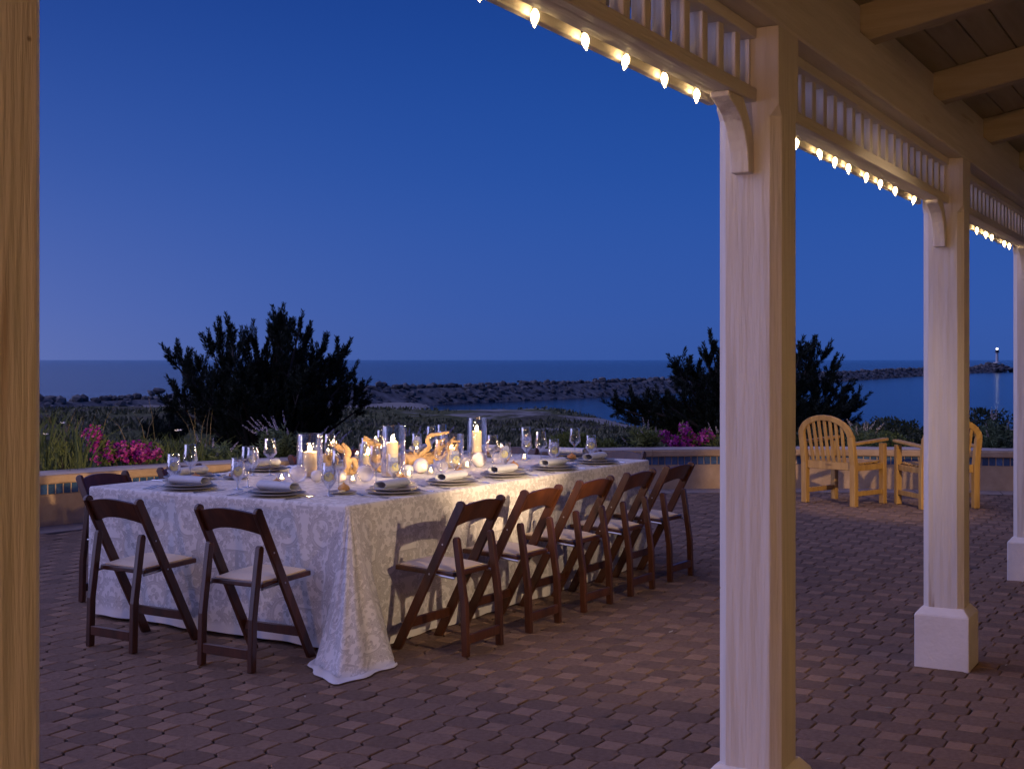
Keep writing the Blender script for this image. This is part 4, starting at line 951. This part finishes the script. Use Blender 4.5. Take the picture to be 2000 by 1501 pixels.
P_ch = Proto(MB().lathe(plate_prof(.155, .017), 40).build('charger_plate', m_plate, smooth=50))
P_di = Proto(MB().lathe(plate_prof(.133, .018), 40).build('dinner_plate', m_plate, smooth=50))
P_bp = Proto(MB().lathe(plate_prof(.077, .012), 28).build('bread_plate', m_plate, smooth=50))
# napkin: rolled flat tube, open ends, along local x
mb = MB(); prof = []
for k in range(34):
    t_ = k/33; a = -pi*.55+t_*2*pi*1.55; r_ = 1-.22*t_
    prof.append((.043*r_*cos(a)*1.0, .026+.0255*r_*sin(a)*(1 if sin(a) > 0 else .95)))
v = []
for x in (-.118, -.117, .117, .118):
    for k, (y, z) in enumerate(prof): v.append((x+(.012 if k < 6 and x > 0 else 0), y, z))
nP = len(prof); f = [(i*nP+k, i*nP+k+1, (i+1)*nP+k+1, (i+1)*nP+k) for i in range(3) for k in range(nP-1)]
nap = mb.add(v, f).build('napkin', m_linen, smooth=60); md = nap.modifiers.new('thick', 'SOLIDIFY'); md.thickness = .003; P_nap = Proto(nap)
# roll
bm = bmesh.new(); bmesh.ops.create_icosphere(bm, subdivisions=3, radius=1)
for q in bm.verts:
    p_ = q.co.copy(); a = atan2(p_.y, p_.x); k = 1+.05*noise.noise(p_*2.5)+.04*noise.noise(p_*6)
    top_ = max(0, p_.z); pinch = .30*exp(-((p_.x**2+p_.y**2)/.035))*(1 if p_.z > 0 else 0)*(1+.35*cos(3*a))
    q.co = Vector((p_.x*.033*k, p_.y*.033*k, (p_.z*.027 if p_.z > 0 else p_.z*.012)*k+.012+pinch*.03))
me = bpy.data.meshes.new('bread_roll'); bm.to_mesh(me); bm.free(); me.shade_smooth(); me.materials.append(m_bread)
P_roll = Proto(link('bread_roll', me)); P_but = Proto(MB().box(-.028, .028, -.010, .010, 0, .008).build('butter_pat', m_butter, bevel=.003, bseg=2))
# cutlery along local y, handle at -y
mb = MB(); sp = [(-.10, .006, .004), (-.07, .0065, .003), (0, .0035, .010), (.03, .004, .013), (.05, .011, .010), (.065, .0125, .006)]
v = []
for y, w, z in sp: v += [(-w, y, z), (w, y, z), (w, y, z-.002), (-w, y, z-.002)]
mb.add(v, [(i*4+k, i*4+(k+1) % 4, (i+1)*4+(k+1) % 4, (i+1)*4+k) for i in range(len(sp)-1) for k in range(4)]+[(3, 2, 1, 0)])
for k in range(4):
    x = -.0105+k*.007; v = []
    for y, z, w in ((.064, .006, .0022), (.085, .008, .002), (.108, .014, .001)): v += [(x-w, y, z), (x+w, y, z), (x+w, y, z-.0018), (x-w, y, z-.0018)]
    mb.add(v, [(i*4+q, i*4+(q+1) % 4, (i+1)*4+(q+1) % 4, (i+1)*4+q) for i in range(2) for q in range(4)]+[(8, 9, 10, 11)])
P_fork = Proto(mb.build('fork', m_silver, smooth=40))
mb = MB(); v = []; sp = [(-.11, .007, .004), (-.09, .0085, .006), (-.02, .0065, .006), (0, .005, .005)]
for y, w, z in sp: v += [(-w, y, z-.004), (w, y, z-.004), (w*.8, y, z), (-w*.8, y, z)]
mb.add(v, [(i*4+k, i*4+(k+1) % 4, (i+1)*4+(k+1) % 4, (i+1)*4+k) for i in range(3) for k in range(4)]+[(3, 2, 1, 0)])
mb.prism([(-.005, 0), (.007, .01), (.0105, .05), (.009, .09), (-.002, .118), (-.005, .10)], .0015, .0035, 'z')
P_knife = Proto(mb.build('knife', m_silver, smooth=40))
wg = empty('wine_glass')
MB().lathe([(.0325, .232), (.0425, .142), (.041, .138), (.008, .104), (.004, .099)], 26).build('bowl', m_glass, wg, smooth=60)
MB().lathe([(.0330, .2325), (.0325, .2335), (.0318, .2325)], 26).build('rim', m_thick, wg, smooth=60)
MB().lathe([(0, .106), (.008, .104), (.0042, .090), (.0034, .05), (.0042, .014), (.009, .006)], 12).build('stem', m_thick, wg, smooth=60)
MB().lathe([(0, .007), (.009, .006), (.036, .0025), (.036, .0008), (0, .0006)], 24).build('foot', m_glass, wg, smooth=50); P_wine = Proto(wg)
gg = empty('water_glass')
MB().lathe([(.0345, .178), (.0415, .088), (.039, .080), (.012, .046), (.006, .042)], 26).build('bowl', m_glass, gg, smooth=60)
MB().lathe([(.0350, .1785), (.0345, .1795), (.0338, .1785)], 26).build('rim', m_thick, gg, smooth=60)
MB().lathe([(0, .047), (.011, .045), (.0055, .034), (.0055, .016), (.010, .006)], 12).build('stem', m_thick, gg, smooth=60)
MB().lathe([(0, .007), (.010, .006), (.034, .0025), (.034, .0008), (0, .0006)], 24).build('foot', m_glass, gg, smooth=50)
MB().lathe([(0, .137), (.0365, .137), (.0400, .089), (.0375, .080), (.011, .048), (0, .047)], 24).build('water', m_water, gg, smooth=50)
ic = MB().box(-.013, .013, -.012, .012, -.012, .012)
for k, (x, y, z, a, b) in enumerate(((.012, .010, .132, .4, .5), (-.015, .008, .122, 1.2, -.4), (.0, -.014, .112, .2, .9), (.012, -.006, .146, .8, .3), (-.010, -.010, .145, .1, .8))):
    o = ic.build('ice_cube', m_ice, gg, bevel=.004, bseg=2) if k == 0 else link('ice_cube', ic0.data, gg, bevel=.004, bseg=2)
    if k == 0: ic0 = o
    o.location = (x, y, z); o.rotation_euler = (a, b, a+b)
lm = MB().lathe([(0, .003), (.0215, .003), (.0215, -.003), (0, -.003)], 24).build('lemon_slice', m_lem, gg, smooth=40); MB().lathe([(.0217, .0032), (.0242, .0026), (.0242, -.0026), (.0217, -.0032)], 24).build('rind', m_rind, lm, smooth=40)
lm.location = (.004, -.022, .105); lm.rotation_euler = (radians(76), radians(14), 0); P_wat = Proto(gg)
FR = {'R': (E2, E1, TT), 'L': (E1, -E2, TT-pi/2), 'B': (-E2, -E1, TT+pi), 'E': (-E1, E2, TT+pi/2)}
sets = {'R': [(.60, 0), (1.17, 0), (1.75, 0), (2.37, 0), (2.97, 0)], 'B': [(.63, TWd), (1.30, TWd), (1.88, TWd), (2.45, TWd), (3.05, TWd)],
        'L': [(0, .62), (0, 1.27)], 'E': [(TL, .58), (TL, 1.32)]}
GRP = 'place settings round the banquet table'
for sd_, lst in sets.items():
    fw, rt, yaw = FR[sd_]
    for i, (a, b) in enumerate(lst):
        wh = where(sd_, i); jt = lambda s=.012: rng.normal(0, s)
        dep = .165 if sd_ in 'RE' else .175
        base = TW(a, b, .7535)+fw*dep
        P_ch.put(base, yaw, 'large grey stoneware plate under a smaller one, '+wh, 'plate', GRP)
        P_di.put(base+Vector((0, 0, .0125))+rt*jt(.003), yaw, 'smaller grey plate carrying a napkin, '+wh, 'plate', GRP)
        P_nap.put(base+Vector((0, 0, .027))+fw*jt(.006), yaw+rng.normal(0, .06), 'rolled pale grey linen napkin, '+wh, 'napkin', GRP)
        bpos = {'R': (-.17, .225), 'E': (-.17, .225), 'L': (-.29, .29), 'B': (-.17, .22)}[sd_]
        bb_ = base+rt*(bpos[0]+jt())+fw*(bpos[1]+jt())
        P_bp.put(bb_, yaw, 'small grey side plate, '+wh, 'plate', GRP)
        P_roll.put(bb_+Vector((0, 0, .0125))+rt*.018+fw*.006, yaw+rng.uniform(0, 6), 'golden crusty bread roll, '+wh, 'bread roll', GRP)
        P_but.put(bb_+Vector((0, 0, .0125))-rt*.022-fw*.012, yaw+.2, 'pat of butter beside a bread roll, '+wh, 'butter', GRP)
        for k, dx in enumerate((-.205, -.232)):
            P_fork.put(base+rt*dx+fw*(-.02-.02*k), yaw+rng.normal(0, .06), ('inner' if k == 0 else 'outer')+' silver fork left of the plate, '+wh, 'fork', GRP)
        P_knife.put(base+rt*.185+fw*-.03, yaw+rng.normal(0, .06)-.05, 'silver table knife right of the plate, '+wh, 'knife', GRP)
        wpos = {'R': (.30, .33), 'E': (.22, .26), 'L': (.20, .26), 'B': (.245, .26)}[sd_]; gpos = {'R': (.40, .27), 'E': (.27, .17), 'L': (.25, .12), 'B': (.30, .17)}[sd_]
        if sd_ == 'R': wpos = [(.26, .33), (.335, .33), (.34, .31), (.20, .22), (.17, .25)][i]; gpos = (wpos[0]+.115, wpos[1]-.05)
        P_wine.put(base+rt*(wpos[0]+jt(.006))+fw*(wpos[1]+jt(.006)), yaw, 'empty angular wine glass, '+wh, 'wine glass', GRP)
        P_wat.put(base+rt*(gpos[0]+jt(.006))+fw*(gpos[1]+jt(.006)), rng.uniform(-.5, .5)+.0, 'iced water glass with a lemon slice, '+wh, 'water glass', GRP)

# ------------------------------------------------------------------ centrepiece
m_hur = thin_glass('vase_glass', (.96, .97, .985), .01, 1.5, boost=1.6)
m_wax = M('wax', (.80, .66, .42), (.86, .72, .48), 8, .45, sub=.35); m_vsand = M('vase_sand', (.42, .30, .17), (.6, .45, .28), 120, .9, .5, 200)
m_flame = glow('flame', (1.0, .56, .19), 650); m_wick = M('wick', (.01, .01, .01))
m_tl = glow('tealight_flame', (1.0, .60, .22), 300)
def flame(parent, z, s, mat): MB().lathe([(0, 0), (.005*s, .004*s), (.0075*s, .011*s), (.005*s, .022*s), (.002*s, .032*s), (0, .038*s)], 10).build('flame', mat, parent, smooth=60).location = (0, 0, z)
def candle(loc, r, h, label):
    root = empty('pillar_candle', loc); tag(root, label, 'candle')
    MB().lathe([(0, 0), (r, 0), (r, h-.003), (r-.003, h), (r*.8, h-.004), (r*.3, h-.007), (0, h-.007)], 26).build('wax', m_wax, root, smooth=40)
    MB().tube([(0, 0, h-.007), (.001, 0, h+.006)], .0012, 5).build('wick', m_wick, root); flame(root, h+.001, 1.15, m_flame)
def vase(a, b, r, h, label, cr_, ch__, clabel, sand=.035):
    loc = TW(a, b, .7535); root = empty('candle_vase', loc); tag(root, label, 'vase')
    MB().lathe([(0, .001), (r-.002, .001), (r, .004), (r, h), (r-.0015, h+.001), (r-.003, h), (r-.003, .008), (0, .007)], 34).build('cylinder', m_hur, root, smooth=50)
    MB().lathe([(0, .008), (r-.0045, .008), (r-.0045, sand), (r*.5, sand+.003), (0, sand+.001)], 26).build('sand', m_vsand, root, smooth=50)
    candle(loc+Vector((rng.normal(0, .004), rng.normal(0, .004), sand)), cr_, ch__, clabel)
vase(1.133, 1.205, .080, .265, 'wide glass cylinder vase nearest the two-chair end holding a pillar candle', .042, .125, 'cream pillar candle in the vase nearest the two-chair end', .03)
vase(1.40, .76, .075, .315, 'tall glass cylinder vase beside the large frosted ball', .036, .185, 'tall cream pillar candle in the vase at mid table', .03)
vase(1.60, 1.10, .070, .185, 'short glass cylinder vase among the driftwood', .034, .085, 'short cream pillar candle among the driftwood', .03)
vase(2.142, .83, .085, .225, 'broad glass cylinder vase beside the driftwood root', .038, .105, 'half-height pillar candle beside the driftwood root', .03)
vase(2.62, .93, .070, .315, 'tallest glass cylinder vase by the big white ball', .035, .150, 'smooth pillar candle raised on deep sand by the big white ball', .07)
m_ballw = M('white_glass', (.74, .71, .70), rough=.12, coat=.6, sub=.2)
m_ballc = thin_glass('frosted_ball', (.93, .94, .97), .02, 1.5, body=.30, bodyc=(.85, .83, .88), boost=1.6)
def ball(a, b, r, mat, label):
    bm = bmesh.new(); bmesh.ops.create_uvsphere(bm, u_segments=28, v_segments=18, radius=r); me = bpy.data.meshes.new('glass_ball'); bm.to_mesh(me); bm.free(); me.shade_smooth(); me.materials.append(mat)
    root = empty('glass_ball', TW(a, b, .7525)); tag(root, label, 'glass ball'); o = link('globe', me, root); o.location = (0, 0, r)
    MB().lathe([(.006, 0), (.0075, .001), (.0075, .004), (.005, .005), (0, .005)], 12, Matrix.Translation((r*.8, -r*.35, r*1.48)) @ Matrix.Rotation(1.0, 4, 'Y')).build('neck', mat, root, smooth=50)
for a, b, r, mt, lb in ((.806, 1.02, .054, m_ballc, 'clear bubbly glass ball beside the votive at the two-chair end'), (.894, .95, .036, m_ballw, 'small white glass ball half behind a water glass'),
        (.945, .81, .036, m_ballw, 'small pinkish white glass ball left of a lit votive'), (1.03, .69, .054, m_ballc, 'large frosted glass ball lit from its left by a votive'),
        (1.56, .76, .033, m_ballw, 'small white glass ball touching a larger white one'), (1.69, .755, .050, m_ballw, 'large milky glass ball before the driftwood log'),
        (1.82, .68, .040, m_ballc, 'clear glass ball behind the porch-side wine glass'), (2.19, .735, .038, m_ballc, 'clear glass ball beside the broad candle vase'),
        (2.30, .705, .052, m_ballw, 'big white glass ball before the tallest candle vase'), (2.57, .73, .042, m_ballc, 'clear glass ball right of the tallest candle vase')):
    ball(a, b, r, mt, lb)
vt = empty('votive_candle')
MB().lathe([(0, .002), (.022, .002), (.027, .05), (.0255, .0505), (.021, .008), (0, .007)], 18).build('cup', m_hur, vt, smooth=50)
MB().lathe([(0, .009), (.018, .009), (.018, .022), (0, .021)], 16).build('wax', M('votive_wax', (.85, .75, .6), rough=.5), vt, smooth=50); flame(vt, .021, .62, m_tl); P_vot = Proto(vt)
for a, b, lb in ((.789, 1.13, 'lit glass votive beside the clear bubbly ball'), (.935, .71, 'lit glass votive between the pinkish and frosted balls'), (1.40, .64, 'lit glass votive at the foot of the mid-table vase'),
        (1.65, .65, 'lit glass votive before the large milky ball'), (2.145, .70, 'lit glass votive beside the broad candle vase'), (2.43, .76, 'lit glass votive right of the big white ball'),
        (2.95, .74, 'lit glass votive alone toward the far end of the table')): P_vot.put(TW(a, b, .7535), 0, lb, 'votive candle', 'glass votives on the table')
# driftwood
m_drift = M('driftwood', (.30, .18, .075), (.62, .43, .21), 9, .75, .7, 30, c3=(.16, .09, .04), c3scale=14, c3lo=.57, c3hi=.72)
def px(u, v, a, b):    # point of the vertical plane through table position (a, b) that faces the camera
    p_ = TW(a, b, 0); y = p_.y; return Vector(((u-1000)/F*y, y, H-(v-702)/F*y))
def drift(a, b, strands, label, thick=1.3):
    p0_ = TW(a, b, .7535); root = empty('driftwood', p0_); tag(root, label, 'driftwood'); mb = MB()
    for pts, r0, r1 in strands:
        P = [px(u, v, a, b)-p0_+Vector((0, dy, 0)) for u, v, dy in pts]; Q = []
        for i in range(len(P)-1):
            for k in range(6):
                t_ = k/6; pm = P[max(0, i-1)]; p1 = P[i]; p2 = P[i+1]; p3 = P[min(len(P)-1, i+2)]
                Q.append(.5*((2*p1)+(p2-pm)*t_+(2*pm-5*p1+4*p2-p3)*t_*t_+(3*p1-pm-3*p2+p3)*t_**3))
        Q.append(P[-1]); n_ = len(Q); rad = []
        for i in range(n_):
            t_ = i/(n_-1); w_ = noise.noise(Q[i]*38+Vector((a*9, 0, 0))); rad.append(max(.002, (r0*(1-t_)+r1*t_)*(1+.42*w_)*thick)); Q[i] += Vector((noise.noise(Q[i]*30), noise.noise(Q[i]*30+Vector((5, 0, 0))), noise.noise(Q[i]*30+Vector((0, 9, 0)))))*.006
        for i in range(n_): Q[i].z = max(Q[i].z, rad[i]*.85)
        mb.tube(Q, rad, 9)
    o = mb.build('branch', m_drift, root, smooth=70); return root
drift(1.05, .98, [([(641, 941, 0), (645, 925, 0), (640, 908, 0), (643, 893, .01), (636, 889, .02), (648, 887, 0)], .024, .012), ([(640, 938, 0), (652, 936, -.02), (658, 925, 0)], .018, .012), ([(643, 897, 0), (650, 893, -.01), (659, 896, -.02), (660, 906, -.02)], .010, .005), ([(640, 910, 0), (637, 899, -.02), (636, 889, 0)], .012, .010)],
    'twisted upright driftwood piece nearest the two-chair end')
drift(1.36, 1.08, [([(686, 925, 0), (679, 915, 0), (678, 895, 0), (681, 884, 0), (674, 874, .01), (668, 868, .02)], .020, .012), ([(680, 885, 0), (670, 880, 0), (661, 874, .01), (652, 868, .02), (645, 870, .03)], .014, .011), ([(682, 900, 0), (690, 897, 0), (694, 905, 0), (692, 918, 0)], .016, .012), ([(665, 928, 0), (678, 924, 0), (692, 922, 0), (700, 914, 0)], .016, .012)],
    'arched driftwood branch carrying two tealight cups')
drift(1.55, 1.12, [([(740, 925, 0), (735, 905, 0), (728, 885, 0), (727, 868, 0), (720, 860, 0), (711, 855, 0)], .022, .011), ([(728, 872, 0), (737, 868, 0), (744, 870, 0)], .011, .008), ([(733, 895, 0), (744, 888, 0), (750, 882, 0)], .013, .009), ([(735, 905, 0), (760, 885, .02), (775, 875, .02), (788, 864, .02)], .012, .006)],
    'forked driftwood stump behind the mid-table vase')
drift(1.92, 1.06, [([(782, 905, 0), (792, 898, 0), (806, 898, 0), (825, 898, 0), (845, 897, 0)], .032, .026), ([(786, 886, 0), (795, 896, 0), (805, 906, 0)], .014, .02), ([(812, 898, 0), (822, 886, 0), (832, 880, 0), (838, 870, 0), (834, 858, 0), (842, 850, 0), (858, 847, 0), (877, 844, 0)], .016, .006), ([(812, 895, 0), (811, 884, 0), (816, 883, 0)], .012, .010), ([(830, 890, 0), (846, 884, 0), (862, 872, .02), (880, 864, .02), (899, 861, .02)], .012, .005), ([(842, 895, 0), (852, 878, -.02), (858, 862, -.02), (868, 858, -.02)], .014, .006), ([(850, 897, 0), (866, 890, 0), (878, 870, 0), (887, 852, 0)], .012, .006), ([(855, 890, .03), (862, 868, .03), (852, 862, .03)], .010, .008), ([(893, 866, .02), (890, 878, .02), (896, 890, .02)], .007, .009)],
    'big branching driftwood root at the middle of the table')
cupm = M('cup_metal', (.72, .68, .62), rough=.25, metal=.9)
tcup = empty('tealight_cup'); MB().lathe([(0, 0), (.016, 0), (.021, .028), (.0195, .0285), (.015, .004), (0, .004)], 18).build('cup', cupm, tcup, smooth=40)
MB().lathe([(0, .005), (.0165, .006), (.0175, .022), (0, .021)], 14).build('wax', M('cup_wax', (.85, .75, .6), rough=.5), tcup, smooth=50); flame(tcup, .021, .5, m_tl); P_cup = Proto(tcup)
for u, v, a, b, lb in ((651, 871, 1.36, 1.08, 'metal tealight cup on top of the arched driftwood'), (641, 888, 1.05, .98, 'metal tealight cup on the upright driftwood'), (734, 864, 1.55, 1.12, 'metal tealight cup high on the forked driftwood'),
        (745, 882, 1.55, 1.12, 'metal tealight cup low on the forked driftwood'), (814, 883, 1.92, 1.06, 'metal tealight cup on the left arm of the big driftwood root'), (698, 893, 1.60, 1.22, 'metal tealight cup beside the short candle vase')):
    q = px(u, v, a, b); P_cup.put((q.x, q.y, q.z), 0, lb, 'tealight', 'tealight cups on the driftwood')

# ------------------------------------------------------------------ teak armchairs
m_teak = M('teak', (.34, .18, .045), (.52, .31, .085), 2.0, .5, .1, 7, stretch=(9, 9, 1.2), wood=True, detail=7, c3=(.24, .11, .03), c3scale=1.4, c3lo=.58, c3hi=.8)
tk = empty('teak_armchair'); hw = .30
for sx in (-1, 1):
    x = sx*(hw-.03)
    MB().prism([(-.03, 0), (.028, 0), (.028, .42), (-.03, .72), (-.075, .70), (-.034, .42)], x-.03, x+.03, 'x').build('back_leg', m_teak, tk, bevel=.004)
    MB().box(x-.028, x+.028, .455, .51, 0, .62).build('front_leg', m_teak, tk, bevel=.004)
    MB().add([(x+sx*a, y, z) for y, z in ((-.045, .615), (.535, .645)) for a, z_ in ((-.032, 0), (.032, 0))] + [(x+sx*a, y, z+.028) for y, z in ((-.045, .615), (.535, .645)) for a in (-.032, .032)], [(0, 1, 3, 2), (4, 6, 7, 5), (0, 4, 5, 1), (2, 3, 7, 6), (0, 2, 6, 4), (1, 5, 7, 3)]).build('armrest', m_teak, tk, bevel=.005, bseg=2)
    MB().box(x-.014, x+.014, .029, .454, .355, .415).build('side_rail', m_teak, tk, bevel=.003)
    MB().box(x-.014, x+.014, .029, .454, .10, .15).build('lower_rail', m_teak, tk, bevel=.003)
MB().box(-hw+.061, hw-.061, -.014, .014, .36, .445).build('back_rail', m_teak, tk, bevel=.004)
MB().box(-hw+.061, hw-.061, .47, .498, .355, .415).build('front_rail', m_teak, tk, bevel=.004)
MB().prism([(.022*cos(k*pi/8)*(1.6 if abs(cos(k*pi/8)) > .5 else 1.4), .408+.010*sin(k*pi/8)) for k in range(16)], -.0165, -.0142, 'y').build('name_plate', M('plate_brass', (.30, .17, .06), rough=.4, metal=.5), tk)
# arch
mb = MB(); v = []; nA = 25
def back_y(z): return -.012-(z-.42)*.165
for i in range(nA):
    a = pi*i/(nA-1); cx, cz = cos(a), sin(a); ro_, ri_ = (hw, .235), (hw-.062, .175)
    po = (ro_[0]*cx, .70+ro_[1]*cz*.92); pi_ = (ri_[0]*cx, .70+ri_[1]*cz*.92)
    for (x, z), dy in ((po, -.018), (po, .018), (pi_, .018), (pi_, -.018)): v.append((x, back_y(z)-.0+dy, z))
mb.add(v, [(i*4+k, i*4+(k+1) % 4, (i+1)*4+(k+1) % 4, (i+1)*4+k) for i in range(nA-1) for k in range(4)]+[(3, 2, 1, 0), tuple((nA-1)*4+k for k in range(4))]).build('arched_crest', m_teak, tk, smooth=35, bevel=.004)
for k in range(7):
    x = -.186+k*.062; zt = .70+.175*.92*sqrt(max(0, 1-(x/(hw-.062))**2))+.012
    MB().bar((x*.93, back_y(.44)+.004, .44), (x, back_y(zt), zt), .030, .016, up=(0, 1, 0)).build('back_slat', m_teak, tk, bevel=.002)
for k in range(6):
    y = .035+k*.078; MB().box(-hw+.035 if k not in (0, 5) else -hw+.062, hw-.035 if k not in (0, 5) else hw-.062, y, y+.058, .4155+.002*k, .4335+.002*k).build('seat_slat', m_teak, tk, bevel=.003)
P_tk = Proto(tk)
c1 = Vector((3.25, 13.37, 0)); f1 = Vector((.386, .333, 0)); P_tk.put(c1, atan2(f1.y, f1.x)-pi/2, 'teak armchair turned half right, its arched slatted back in the lamplight', 'armchair', None, (1.1, 1.05, 1.0))
c2 = Vector((4.345, 12.975, 0)); f2 = Vector((-.09, .46, 0)); P_tk.put(c2, atan2(f2.y, f2.x)-pi/2, 'teak armchair mostly hidden behind a white porch post', 'armchair', None, (1.06, 1.05, .98))
